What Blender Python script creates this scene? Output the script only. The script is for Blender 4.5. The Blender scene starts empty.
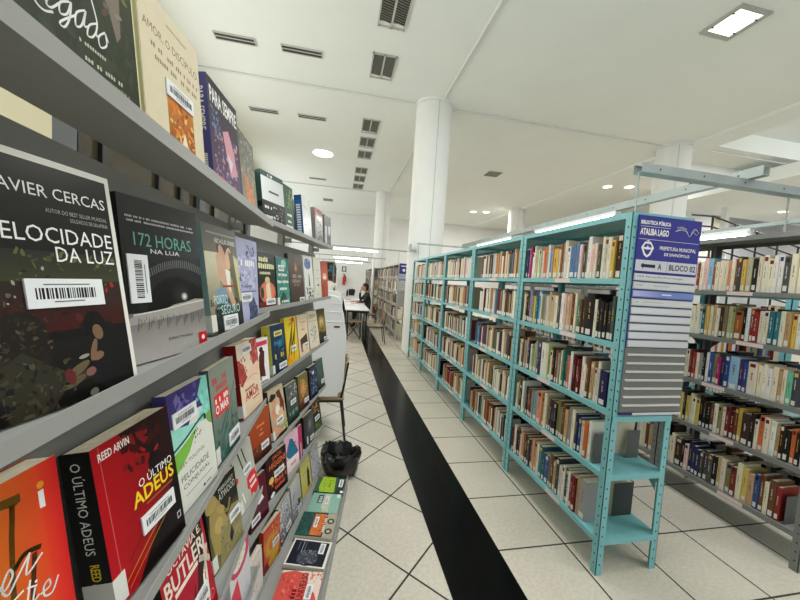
import bpy, math, random
from mathutils import Matrix, Vector
random.seed(7)
S = bpy.context.scene
COL = S.collection

# ------------------------------------------------------------------ camera
RX = (0.98053029, 0.05168357, 0.18944432)     # world X, Y, Z in camera axes (right, down, forward)
RY = (-0.18567383, -0.07000817, 0.98011432)
RZ = (0.06391846, -0.99620664, -0.05904884)
cam_d = bpy.data.cameras.new('camera')
cam = bpy.data.objects.new('camera', cam_d)
COL.objects.link(cam)
cam_d.sensor_fit = 'HORIZONTAL'
cam_d.sensor_width = 36.0
cam_d.lens = 36.0 * 322.0 / 800.0
cam_d.clip_start = 0.02
cam_d.clip_end = 200
cam.matrix_world = Matrix(((RX[0], -RX[1], -RX[2], 0.0),
                           (RY[0], -RY[1], -RY[2], 0.0),
                           (RZ[0], -RZ[1], -RZ[2], 1.5),
                           (0, 0, 0, 1)))
S.camera = cam

# ------------------------------------------------------------------ world, daylight, exposure
world = bpy.data.worlds.new('world')
S.world = world
world.use_nodes = True
world.node_tree.nodes['Background'].inputs[0].default_value = (0.93, 0.97, 1.0, 1)
world.node_tree.nodes['Background'].inputs[1].default_value = 0.3
S.view_settings.view_transform = 'Standard'
S.view_settings.look = 'None'
S.view_settings.gamma = 1.0
S.view_settings.use_curve_mapping = False
S.view_settings.exposure = 0.0
CEIL = 5.23


def area(name, loc, rot, sx, sy, power, col=(1, 1, 1)):
    l = bpy.data.lights.new(name, 'AREA')
    l.shape = 'RECTANGLE'
    l.size, l.size_y = sx, sy
    l.energy = power
    l.color = col
    o = bpy.data.objects.new(name, l)
    o.location = loc
    o.rotation_euler = rot
    COL.objects.link(o)
    return o


# daylight assumed to enter by unseen windows behind the camera and on the left
area('window_daylight_front', (3.0, -3.9, 2.7), (math.radians(90), 0, 0), 12.0, 3.6, 110, (0.93, 0.98, 1.0))
area('window_daylight_side', (-3.0, 4.0, 3.3), (math.radians(90), 0, math.radians(-90)), 9.0, 2.2, 150, (0.98, 0.99, 0.97))
area('fill_left_far', (-3.1, 15.0, 3.3), (math.radians(90), 0, math.radians(-90)), 8.0, 2.6, 130, (0.96, 1.0, 0.98))  # unseen fill added to brighten the far hall; no window in this wall
area('fill_right', (17.8, 0.5, 2.6), (math.radians(90), 0, math.radians(90)), 8.0, 3.0, 130, (0.96, 0.99, 1.0))  # unseen fill added to lift the right side and its ceiling
area('skylight_right', (12.0, 3.9, 5.6), (math.radians(35), 0, 0), 5.5, 2.0, 150, (0.97, 0.99, 1.0))
# unseen overhead fill, added to light the near aisles from above and behind
area('overhead_fill_near', (1.3, 1.6, 5.15), (0, 0, 0), 1.6, 1.6, 135, (0.96, 0.99, 1.0))
area('overhead_fill_right', (4.6, -0.8, 5.15), (0, 0, 0), 1.6, 1.6, 80, (0.96, 0.99, 1.0))

# ------------------------------------------------------------------ helpers


def lin(c):
    if isinstance(c, str):
        c = c.lstrip('#')
        c = tuple(int(c[i:i + 2], 16) for i in (0, 2, 4))
    return tuple((v / 255 / 12.92) if v / 255 <= 0.04045 else ((v / 255 + 0.055) / 1.055) ** 2.4 for v in c[:3])


MATS = {}


def mat(name, color, rough=0.5, metal=0.0, noise=0.0, nscale=20.0, bump=0.0, emit=None, estr=0.0, spec=0.5):
    if name in MATS:
        return MATS[name]
    m = bpy.data.materials.new(name)
    m.use_nodes = True
    nt = m.node_tree
    b = nt.nodes['Principled BSDF']
    c = lin(color)
    b.inputs['Base Color'].default_value = (*c, 1)
    b.inputs['Roughness'].default_value = rough
    b.inputs['Metallic'].default_value = metal
    b.inputs['Specular IOR Level'].default_value = spec
    if noise or bump:
        tc = nt.nodes.new('ShaderNodeTexCoord')
        n = nt.nodes.new('ShaderNodeTexNoise')
        n.inputs['Scale'].default_value = nscale
        n.inputs['Detail'].default_value = 5
        nt.links.new(tc.outputs['Object'], n.inputs['Vector'])
        if noise:
            r = nt.nodes.new('ShaderNodeValToRGB')
            r.color_ramp.elements[0].position = 0.3
            r.color_ramp.elements[1].position = 0.7
            r.color_ramp.elements[0].color = (*[max(0, v * (1 - noise)) for v in c], 1)
            r.color_ramp.elements[1].color = (*[min(1, v * (1 + noise)) for v in c], 1)
            nt.links.new(n.outputs['Fac'], r.inputs['Fac'])
            nt.links.new(r.outputs['Color'], b.inputs['Base Color'])
        if bump:
            bp = nt.nodes.new('ShaderNodeBump')
            bp.inputs['Strength'].default_value = bump
            bp.inputs['Distance'].default_value = 0.01
            nt.links.new(n.outputs['Fac'], bp.inputs['Height'])
            nt.links.new(bp.outputs['Normal'], b.inputs['Normal'])
    if emit:
        b.inputs['Emission Color'].default_value = (*lin(emit), 1)
        b.inputs['Emission Strength'].default_value = estr
    MATS[name] = m
    return m


def painted(name, rough, coat=0.0):
    m = bpy.data.materials.new(name)
    m.use_nodes = True
    nt = m.node_tree
    b = nt.nodes['Principled BSDF']
    a = nt.nodes.new('ShaderNodeAttribute')
    a.attribute_name = 'Col'
    n = nt.nodes.new('ShaderNodeTexNoise')
    n.inputs['Scale'].default_value = 60
    tc = nt.nodes.new('ShaderNodeTexCoord')
    nt.links.new(tc.outputs['Object'], n.inputs['Vector'])
    mx = nt.nodes.new('ShaderNodeMix')
    mx.data_type = 'RGBA'
    mx.blend_type = 'OVERLAY'
    mx.inputs[0].default_value = 0.12
    nt.links.new(a.outputs['Color'], mx.inputs[6])
    nt.links.new(n.outputs['Color'], mx.inputs[7])
    nt.links.new(mx.outputs[2], b.inputs['Base Color'])
    b.inputs['Roughness'].default_value = rough
    b.inputs['Specular IOR Level'].default_value = 0.22
    b.inputs['Coat Weight'].default_value = coat
    b.inputs['Coat Roughness'].default_value = 0.15
    MATS[name] = m
    return m


PRINT = painted('printed_cover', 0.38, 0.0)
GLOSS = painted('glossy_cover', 0.3, 0.08)
CLOTH = painted('book_cloth', 0.55)
PAGES = mat('book_pages', (226, 216, 192), 0.8, noise=0.12, nscale=90)
LABEL = mat('paper_label', (216, 214, 206), 0.6)


class MB:
    """collects faces and links them as ONE mesh object"""

    def __init__(self):
        self.v, self.f, self.m, self.c = [], [], [], []
        self.M = None

    def add(self, pts, faces, mi=0, col=(1, 1, 1)):
        b = len(self.v)
        if self.M is not None:
            pts = [tuple(self.M @ Vector(p)) for p in pts]
        self.v += [tuple(p) for p in pts]
        for f in faces:
            self.f.append([b + i for i in f])
            self.m.append(mi)
            self.c.append(col)
        return self

    def face(self, pts, mi=0, col=(1, 1, 1), cols=None):
        self.add(pts, [list(range(len(pts)))], mi, cols if cols else col)
        return self

    def box(self, x0, y0, z0, x1, y1, z1, mi=0, col=(1, 1, 1)):
        p = [(x0, y0, z0), (x1, y0, z0), (x1, y1, z0), (x0, y1, z0), (x0, y0, z1), (x1, y0, z1), (x1, y1, z1), (x0, y1, z1)]
        return self.add(p, [(3, 2, 1, 0), (4, 5, 6, 7), (0, 1, 5, 4), (1, 2, 6, 5), (2, 3, 7, 6), (3, 0, 4, 7)], mi, col)

    def prism(self, poly, z0, z1, mi=0, col=(1, 1, 1), axis='z'):
        """extrude a ccw polygon (a, b) between z0 and z1 along axis"""
        def P(a, b, c):
            return {'z': (a, b, c), 'y': (a, c, b), 'x': (c, a, b)}[axis]
        n = len(poly)
        pts = [P(a, b, z0) for a, b in poly] + [P(a, b, z1) for a, b in poly]
        fs = [list(range(n))[::-1], list(range(n, 2 * n))] + [(i, (i + 1) % n, n + (i + 1) % n, n + i) for i in range(n)]
        if axis == 'y':
            fs = [list(f)[::-1] for f in fs]
        return self.add(pts, fs, mi, col)

    def cyl(self, x, y, z0, z1, r, n=24, mi=0, col=(1, 1, 1), r1=None):
        r1 = r if r1 is None else r1
        pts = [(x + r * math.cos(2 * math.pi * i / n), y + r * math.sin(2 * math.pi * i / n), z0) for i in range(n)]
        pts += [(x + r1 * math.cos(2 * math.pi * i / n), y + r1 * math.sin(2 * math.pi * i / n), z1) for i in range(n)]
        return self.add(pts, [list(range(n))[::-1], list(range(n, 2 * n))] + [(i, (i + 1) % n, n + (i + 1) % n, n + i) for i in range(n)], mi, col)

    def tube(self, path, r, n=8, mi=0, col=(1, 1, 1)):
        path = [Vector(p) for p in path]
        rings = []
        for i, p in enumerate(path):
            t = (path[min(i + 1, len(path) - 1)] - path[max(i - 1, 0)]).normalized()
            a = Vector((0, 0, 1)) if abs(t.z) < 0.9 else Vector((1, 0, 0))
            s = t.cross(a).normalized()
            q = s.cross(t)
            rings.append([tuple(p + r * (math.cos(2 * math.pi * k / n) * s + math.sin(2 * math.pi * k / n) * q)) for k in range(n)])
        pts = [p for rg in rings for p in rg]
        fs = []
        for i in range(len(rings) - 1):
            for k in range(n):
                fs.append((i * n + k, i * n + (k + 1) % n, (i + 1) * n + (k + 1) % n, (i + 1) * n + k))
        fs.append(list(range(n))[::-1])
        fs.append([(len(rings) - 1) * n + k for k in range(n)])
        return self.add(pts, fs, mi, col)

    def build(self, name, mats, parent=None, smooth=False, bevel=0.0):
        me = bpy.data.meshes.new(name)
        me.from_pydata(self.v, [], self.f)
        if not isinstance(mats, (list, tuple)):
            mats = [mats]
        for m in mats:
            me.materials.append(m)
        me.polygons.foreach_set('material_index', self.m)
        if any(m.name in ('printed_cover', 'glossy_cover', 'book_cloth') for m in mats):
            at = me.attributes.new('Col', 'FLOAT_COLOR', 'CORNER')
            buf = []
            for f, c in zip(self.f, self.c):
                if isinstance(c, list):
                    for q in c:
                        buf += [*q[:3], 1.0]
                else:
                    buf += [*c[:3], 1.0] * len(f)
            at.data.foreach_set('color', buf)
        if smooth:
            me.polygons.foreach_set('use_smooth', [True] * len(me.polygons))
        me.update()
        o = bpy.data.objects.new(name, me)
        COL.objects.link(o)
        if parent is not None:
            o.parent = parent
        if bevel:
            b = o.modifiers.new('bevel', 'BEVEL')
            b.width = bevel
            b.segments = 2
            b.limit_method = 'ANGLE'
        if smooth:
            md = o.modifiers.new('edges', 'EDGE_SPLIT')
            md.split_angle = math.radians(40)
        return o


def tag(o, label, cat, group=None, kind=None):
    o['label'] = label
    o['category'] = cat
    if group:
        o['group'] = group
    if kind:
        o['kind'] = kind
    return o


def thing(name, label, cat, loc=(0, 0, 0), rz=0.0, group=None):
    o = bpy.data.objects.new(name, None)
    o.empty_display_size = 0.1
    o.location = loc
    o.rotation_euler = (0, 0, rz)
    COL.objects.link(o)
    return tag(o, label, cat, group)


def struct(o):
    o['kind'] = 'structure'
    return o


# --------------------------------------------- flat printing: shapes and lettering laid on a face
def clip(poly, w, h):
    def cut(pts, inside, inter):
        out = []
        for i in range(len(pts)):
            a, b = pts[i], pts[(i + 1) % len(pts)]
            if inside(a):
                out.append(a)
                if not inside(b):
                    out.append(inter(a, b))
            elif inside(b):
                out.append(inter(a, b))
        return out

    def ix(X):
        return lambda a, b: (X, a[1] + (b[1] - a[1]) * (X - a[0]) / (b[0] - a[0]))

    def iy(Y):
        return lambda a, b: (a[0] + (b[0] - a[0]) * (Y - a[1]) / (b[1] - a[1]), Y)
    for ins, it in ((lambda p: p[0] >= 0, ix(0)), (lambda p: p[0] <= w, ix(w)), (lambda p: p[1] >= 0, iy(0)), (lambda p: p[1] <= h, iy(h))):
        if poly:
            poly = cut(poly, ins, it)
    return poly


TEXT = {}


def text_mesh(s, bold):
    k = (s, bold)
    if k not in TEXT:
        cu = bpy.data.curves.new('lettering', 'FONT')
        cu.body = s
        cu.size = 1.0
        cu.resolution_u = 2
        cu.offset = 0.02 * bold
        ob = bpy.data.objects.new('lettering', cu)
        COL.objects.link(ob)
        dg = bpy.context.evaluated_depsgraph_get()
        me = ob.evaluated_get(dg).to_mesh()
        vs = [tuple(v.co[:2]) for v in me.vertices]
        fs = [list(p.vertices) for p in me.polygons]
        ob.evaluated_get(dg).to_mesh_clear()
        bpy.data.objects.remove(ob)
        bpy.data.curves.remove(cu)
        xs = [v[0] for v in vs] or [0, 1]
        ys = [v[1] for v in vs] or [0, 1]
        x0, x1, y0, y1 = min(xs), max(xs), min(ys), max(ys)
        TEXT[k] = ([((x - x0) / max(x1 - x0, 1e-6), (y - y0) / max(y1 - y0, 1e-6)) for x, y in vs], fs)
    return TEXT[k]


def smooth_path(pts, n=6):
    out = []
    for i in range(len(pts) - 1):
        p0, p1, p2, p3 = pts[max(i - 1, 0)], pts[i], pts[i + 1], pts[min(i + 2, len(pts) - 1)]
        for k in range(n):
            t = k / n
            out.append(tuple(0.5 * (2 * p1[j] + (p2[j] - p0[j]) * t + (2 * p0[j] - 5 * p1[j] + 4 * p2[j] - p3[j]) * t * t + (3 * p1[j] - p0[j] - 3 * p2[j] + p3[j]) * t ** 3) for j in (0, 1)))
    out.append(tuple(pts[-1]))
    return out


def art(mb, w, h, shapes, place, mi=0, step=0.00001, seed=1):
    """place(a, b, lift) turns metres on the face into a point of the mesh"""
    rnd = random.Random(seed)
    lift = step

    def poly(pts, c):
        q = clip(pts, w, h)
        if len(q) >= 3:
            mb.face([place(a, b, lift) for a, b in q], mi, lin(c))

    def ell(u, v, ru, rv, c, c2=None, n=16, rot=0.0):
        cr, sr = math.cos(rot), math.sin(rot)
        ring = []
        for i in range(n):
            a, b = ru * w * math.cos(2 * math.pi * i / n), rv * h * math.sin(2 * math.pi * i / n)
            ring.append((min(max(u * w + a * cr - b * sr, 0), w), min(max(v * h + a * sr + b * cr, 0), h)))
        if c2 is None:
            poly(ring, c)
        else:
            ce = (min(max(u * w, 0), w), min(max(v * h, 0), h))
            l0, l1 = lin(c), lin(c2)
            for i in range(n):
                a, b = ring[i], ring[(i + 1) % n]
                mb.face([place(*ce, lift), place(*a, lift), place(*b, lift)], mi, cols=[l0, l1, l1])
    for s in shapes:
        k = s[0]
        if k == 'r':
            poly([(s[1] * w, s[2] * h), (s[3] * w, s[2] * h), (s[3] * w, s[4] * h), (s[1] * w, s[4] * h)], s[5])
        elif k == 'g':
            l0, l1 = lin(s[5]), lin(s[6])
            mb.face([place(s[1] * w, s[2] * h, lift), place(s[3] * w, s[2] * h, lift), place(s[3] * w, s[4] * h, lift), place(s[1] * w, s[4] * h, lift)], mi, cols=[l0, l0, l1, l1])
        elif k == 'gh':
            l0, l1 = lin(s[5]), lin(s[6])
            mb.face([place(s[1] * w, s[2] * h, lift), place(s[3] * w, s[2] * h, lift), place(s[3] * w, s[4] * h, lift), place(s[1] * w, s[4] * h, lift)], mi, cols=[l0, l1, l1, l0])
        elif k == 'e':
            ell(*s[1:6], *(s[6:7]))
        elif k == 'o':
            ell(*s[1:6], rot=s[6])
        elif k == 'p':
            poly([(a * w, b * h) for a, b in s[1]], s[2])
        elif k == 's':
            pts = [(a * w, b * h) for a, b in s[1]]
            if len(pts) > 2:
                pts = smooth_path(pts)
            hw = s[2] * w / 2
            for i in range(len(pts) - 1):
                (x0, y0), (x1, y1) = pts[i], pts[i + 1]
                L = math.hypot(x1 - x0, y1 - y0) or 1e-6
                nx, ny = -(y1 - y0) / L * hw, (x1 - x0) / L * hw
                ex, ey = (x1 - x0) / L * hw * 0.5, (y1 - y0) / L * hw * 0.5
                poly([(x0 - ex + nx, y0 - ey + ny), (x0 - ex - nx, y0 - ey - ny), (x1 + ex - nx, y1 + ey - ny), (x1 + ex + nx, y1 + ey + ny)], s[3])
        elif k == 'n':
            _, u0, v0, u1, v1, n, cs, sz = s
            for i in range(int(n * 1.8)):
                cu, cv = rnd.uniform(u0, u1), rnd.uniform(v0, v1)
                a0, ra, rb2 = rnd.uniform(0, 6.28), sz * rnd.uniform(0.25, 1.0), sz * rnd.uniform(0.12, 0.6)
                pts = []
                for q in range(8):
                    t = 2 * math.pi * q / 8
                    k2 = rnd.uniform(0.55, 1.25)
                    px, py = ra * k2 * math.cos(t), rb2 * k2 * math.sin(t)
                    pts.append(((cu + px * math.cos(a0) - py * math.sin(a0)) * w, (cv + (px * math.sin(a0) + py * math.cos(a0)) * 0.7) * h))
                poly(pts, rnd.choice(cs))
                lift += step * 0.02
        elif k == 'm':       # a line of print too small to read
            _, u0, v0, u1, v1, c = s
            n = max(3, int((u1 - u0) * w / ((v1 - v0) * h) * 1.5))
            for i in range(n):
                if rnd.random() < .86:
                    a, q = u0 + (u1 - u0) * i / n, u0 + (u1 - u0) * (i + .68) / n
                    poly([(a * w, v0 * h), (q * w, v0 * h), (q * w, (v0 + (v1 - v0) * rnd.uniform(.7, 1)) * h), (a * w, (v0 + (v1 - v0) * rnd.uniform(.7, 1)) * h)], c)
        elif k == 't':
            _, tx, u0, v0, u1, v1, c = s[:7]
            bold = s[7] if len(s) > 7 else 0
            rot = s[8] if len(s) > 8 else 0
            vs, fs = text_mesh(tx, bold)
            pts = []
            for a, b in vs:
                if rot == 90:
                    a, b = 1 - b, a
                elif rot == -90:
                    a, b = b, 1 - a
                pts.append(place((u0 + (u1 - u0) * a) * w, (v0 + (v1 - v0) * b) * h, lift))
            mb.add(pts, fs, mi, lin(c))
        lift += step


def glow(u, v, r, c, bg, asp=1.0):
    return ('e', u, v, r, r * asp, c, bg)
# ------------------------------------------------------------------ room shell
def floor_material():
    m = bpy.data.materials.new('floor_tiles')
    m.use_nodes = True
    nt = m.node_tree
    N, L = nt.nodes, nt.links
    b = N['Principled BSDF']
    tc = N.new('ShaderNodeTexCoord')
    sep = N.new('ShaderNodeSeparateXYZ')
    L.new(tc.outputs['Object'], sep.inputs[0])

    def M(op, a, c=None, d=None):
        n = N.new('ShaderNodeMath')
        n.operation = op
        for i, q in enumerate((a, c, d)):
            if q is None:
                continue
            if isinstance(q, (int, float)):
                n.inputs[i].default_value = q
            else:
                L.new(q, n.inputs[i])
        return n.outputs[0]
    x, y = sep.outputs[0], sep.outputs[1]

    def line(c, off, size, wdt):
        f = M('FRACT', M('DIVIDE', M('SUBTRACT', c, off), size))
        dd = M('MINIMUM', f, M('SUBTRACT', 1.0, f))
        return M('LESS_THAN', M('MULTIPLY', dd, size), wdt)
    straight = M('MAXIMUM', line(x, 1.402, 0.432, 0.005), line(y, 1.600, 0.4395, 0.005))
    r2 = math.sqrt(0.5)
    p = M('MULTIPLY', M('ADD', x, y), r2)
    q = M('MULTIPLY', M('SUBTRACT', x, y), r2)
    diag = M('MAXIMUM', line(p, DIAG_P, 0.429, 0.005), line(q, DIAG_Q, 0.429, 0.005))
    right = M('GREATER_THAN', x, 0.97)
    grout = M('ADD', M('MULTIPLY', straight, right), M('MULTIPLY', diag, M('SUBTRACT', 1.0, right)))
    n1 = N.new('ShaderNodeTexNoise')
    n1.inputs['Scale'].default_value = 55
    n1.inputs['Detail'].default_value = 6
    L.new(tc.outputs['Object'], n1.inputs['Vector'])
    n2 = N.new('ShaderNodeTexNoise')
    n2.inputs['Scale'].default_value = 2.2
    n2.inputs['Detail'].default_value = 4
    L.new(tc.outputs['Object'], n2.inputs['Vector'])
    r1 = N.new('ShaderNodeValToRGB')
    r1.color_ramp.elements[0].position = 0.25
    r1.color_ramp.elements[1].position = 0.75
    r1.color_ramp.elements[0].color = (*lin((182, 174, 158)), 1)
    r1.color_ramp.elements[1].color = (*lin((214, 207, 192)), 1)
    L.new(M('ADD', M('MULTIPLY', n1.outputs['Fac'], 0.6), M('MULTIPLY', n2.outputs['Fac'], 0.4)), r1.inputs['Fac'])
    mx = N.new('ShaderNodeMix')
    mx.data_type = 'RGBA'
    L.new(grout, mx.inputs[0])
    L.new(r1.outputs['Color'], mx.inputs[6])
    mx.inputs[7].default_value = (*lin((52, 46, 40)), 1)
    L.new(mx.outputs[2], b.inputs['Base Color'])
    L.new(M('ADD', 0.33, M('MULTIPLY', grout, 0.5)), b.inputs['Roughness'])
    return m


DIAG_P, DIAG_Q = 1.378, -0.767
FLOORM = floor_material()
WHITE = mat('white_paint', (232, 233, 230), 0.7, noise=0.02, nscale=3)
CEILM = mat('ceiling_plaster', (238, 241, 236), 0.85, noise=0.015, nscale=1.5)
CREAM = mat('cream_paint', (232, 224, 190), 0.7)
GRANITE = mat('black_granite', (6, 6, 6), 0.18, noise=0.3, nscale=60, spec=0.22)
struct(MB().box(-3.2, -4.2, -0.1, 18, 19.5, 0).build('floor', FLOORM))
struct(MB().box(0.612, -4.2, 0.0, 0.977, 19.5, 0.003).build('trim_floor_strip', GRANITE))
cb = MB()
cb.box(-3.4, -4.2, CEIL, 8.75, 19.7, CEIL + 0.1)
cb.box(8.75, 6.45, CEIL, 18.2, 19.7, CEIL + 0.1)
cb.box(8.75, -4.2, CEIL + 0.42, 18.2, 6.45, CEIL + 0.52)
cb.box(8.75, 6.45, CEIL + 0.1, 18.2, 6.5, CEIL + 0.52)
cb.box(8.65, -4.2, CEIL + 0.1, 8.75, 6.45, CEIL + 0.52)
struct(cb.build('ceiling', CEILM))
struct(MB().box(-3.4, 19.5, -0.1, 18.2, 19.7, CEIL + 0.1).build('wall_far', WHITE))
struct(MB().box(18, -4.2, -0.1, 18.2, 19.5, CEIL + 0.6).build('wall_right', WHITE))
wl = MB()
wl.box(-3.4, -4.2, -0.1, -3.2, 4.34, CEIL)
wl.box(-3.4, 4.34, -0.1, -3.2, 12.5, 1.2)
wl.box(-3.4, 4.34, 3.6, -3.2, 12.5, CEIL)
wl.box(-3.4, 12.5, -0.1, -3.2, 19.5, CEIL, 1)
struct(wl.build('wall_left', [CREAM, WHITE]))
# dark glazed strip in the left wall, seen in the slot under the top display shelf
wf = thing('window_1', '', '')
for k in ('label', 'category'):
    del wf[k]
wf['kind'] = 'structure'
fm = mat('window_frame_grey', (92, 98, 102), 0.5)
g = MB()
g.box(-3.33, 4.34, 1.2, -3.31, 12.5, 3.6)
g.build('pane', mat('dark_window_glass', (74, 68, 52), 0.12), wf)
g = MB()
for yy in (4.34, 8.2, 10.2, 12.1):
    g.box(-3.28, yy, 1.2, -3.2, yy + 0.35, 3.6, 0)
g.build('window_frame', fm, wf)
g = MB()
for yy in (4.44, 4.52, 4.69, 4.75, 5.2, 6.6, 7.4, 9.2):
    g.box(-3.3, yy, 1.2, -3.25, yy + 0.09, 3.6)
g.build('mullion', mat('black_mullion', (16, 17, 18), 0.5), wf)
# ceiling beams and surface conduits
CON = mat('conduit_white', (224, 225, 222), 0.5)


def conduit(n, p0, p1, r=0.022):
    o = struct(MB().tube([p0, p1], r).build('trim_%d' % n, CON))
    return o


zc = CEIL - 0.02
conduit(1, (-3.2, 6.83, zc), (1.45, 6.83, zc))
conduit(2, (2.2, 6.83, zc), (7.6, 6.83, zc))
conduit(3, (1.89, -4.2, zc), (1.89, 6.5, zc))
conduit(4, (1.89, 7.2, zc), (1.89, 13.7, zc))
conduit(5, (-3.2, 14.0, zc), (1.45, 14.0, zc))
conduit(6, (8.75, 6.66, zc), (18.0, 6.68, zc))
struct(MB().box(8.07, -4.2, CEIL - 0.07, 8.65, 19.5, CEIL).build('trim_7', CEILM))
struct(MB().box(8.65, 7.37, CEIL - 0.22, 18, 8.3, CEIL).build('trim_8', CEILM))
# round columns
def column(x, y, r, n):
    a = math.atan2(-y, -x) + math.radians(15)
    m = MB()
    m.cyl(x, y, 0, CEIL, r, 40)
    o = struct(m.build('column_%d' % n, WHITE, smooth=True))
    m = MB()
    m.cyl(x, y, CEIL - 0.06, CEIL, r + 0.03, 40)
    struct(m.build('column_collar', WHITE, o, smooth=True))
    m = MB()
    m.cyl(x + r * math.cos(a), y + r * math.sin(a), 0, CEIL, 0.008, 6)
    struct(m.build('column_seam', mat('seam_grey', (196, 197, 195), 0.7), o))


column(1.80, 6.84, 0.375, 1)
column(8.0, 6.84, 0.36, 2)
column(1.72, 14.1, 0.32, 3)
column(8.1, 14.2, 0.36, 4)

# right-hand end of the hall: wall, bulkhead and landing
struct(MB().box(11.6, 9.6, 0, 13.2, 9.8, CEIL).build('wall_stairwell', WHITE))
struct(MB().box(13.2, 10.6, 0, 18, 10.8, CEIL).build('wall_landing', mat('bluish_white', (214, 217, 224), 0.7)))
struct(MB().box(10.6, 5.6, 4.62, 18, 9.6, 4.95).build('trim_9', CEILM))
struct(MB().box(12.4, 8.6, 0, 12.55, 8.75, 4.62).build('trim_10', WHITE))
# ------------------------------------------------------------------ display rack on the left (two units meeting at an angle)
TZS_ = {1: dict(A=1.683, B=1.3615, C=1.037, D=.70, E=.40, F=.09), 2: dict(A=1.714, B=1.3603, C=1.045, D=.71, E=.412, F=.085)}
UD = Vector((0.2195122, 0.97560976))
MOD = {1: (Vector((-.24, 0.0)), Vector((0, 1.0))), 2: (Vector((-.30625, 1.25)), UD)}
RACK = mat('rack_grey_paint', (150, 151, 147), 0.42, noise=0.04, nscale=4)
RACKB = mat('rack_back_grey', (132, 133, 129), 0.5, noise=0.04, nscale=4)


def rack_frame(m):
    o, u = MOD[m]
    # local x along the rack, y from the aisle into the rack, z up
    return Matrix(((u.x, -u.y, 0, o.x), (u.y, u.x, 0, o.y), (0, 0, 1, 0), (0, 0, 0, 1)))


def display_rack(m, u0, u1, label):
    r = thing('display_rack', label, 'display rack')
    r.matrix_world = rack_frame(m)
    top = 1.89 if m == 1 else 1.92
    TZ = TZS_[m]
    for k, z in TZ.items():
        b = MB()
        # folded sheet shelf: floor, upturned front lip
        b.prism([(0.0, z - 0.020), (0.0, z), (0.003, z), (0.003, z - 0.017), (0.092, z - 0.017), (0.092, z - 0.020)], u0, u1, axis='x')
        b.build('shelf', RACK, r)
        nxt = {'A': top, 'B': 1.653 if m == 1 else TZ['A'] - .062, 'C': TZ['B'] - .03, 'D': TZ['C'] - .03, 'E': TZ['D'] - .03, 'F': TZ['E'] - .03}[k]
        zz = z - 0.018
        tilt = 0.14
        b = MB()
        y0, y1 = 0.088, 0.088 + (nxt - zz) * tilt
        b.prism([(y0, zz), (y0 + .003, zz), (y1 + .003, nxt), (y1, nxt)], u0, u1, axis='x')
        b.build('back_panel', RACKB, r)
    for uu in (u0 + .02, (u0 + u1) / 2, u1 - .05):
        b = MB()
        b.box(uu, .135, 0, uu + .03, .165, top - .02)
        b.build('upright', RACKB, r)
        for k, z in TZ.items():
            b = MB()
            b.box(uu + .01, .094, z - .045, uu + .02, .137, z - .0205)
            b.build('bracket', RACKB, r)
    return r


rack_a = display_rack(1, -1.0, 1.234, 'grey metal face-out display rack nearest the camera')
rack_b = display_rack(2, 0.006, 1.165, 'grey metal face-out display rack turned towards the aisle')
# floor tray in front of the far unit, a little skewed to the shelves
TO, TD = Vector((0.0, 1.36)), Vector((.1565, .9877))
TN = Vector((-TD.y, TD.x))
inv = rack_b.matrix_world.inverted()


def tray_pt(a, q, z):
    p = TO + TD * a + TN * q
    return tuple(inv @ Vector((p.x, p.y, z)))


b = MB()
for (q0, z0, q1, z1) in ((0, .098, .004, .098), (.004, .098, .006, .078), (.006, .078, 9, .078), (9, .078, 9, .07), (9, .07, .012, .07), (.012, .07, .012, 0), (.012, 0, 0, 0), (0, 0, 0, .098)):
    qa = [min(q, .28) for q in (q0, q1)]
    qb = [min(q, .226) for q in (q0, q1)]
    b.face([tray_pt(-.1, qa[0], z0), tray_pt(.875, qb[0], z0), tray_pt(.875, qb[1], z1), tray_pt(-.1, qa[1], z1)])
for a in (-.1, .875):
    b.face([tray_pt(a, q, z) for q, z in ((0, 0), (.012, 0), (.012, .07), (.28 if a < 0 else .226, .07), (.28 if a < 0 else .226, .078), (.006, .078), (.004, .098), (0, .098))])
b.build('base_tray', RACK, rack_b)

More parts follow.
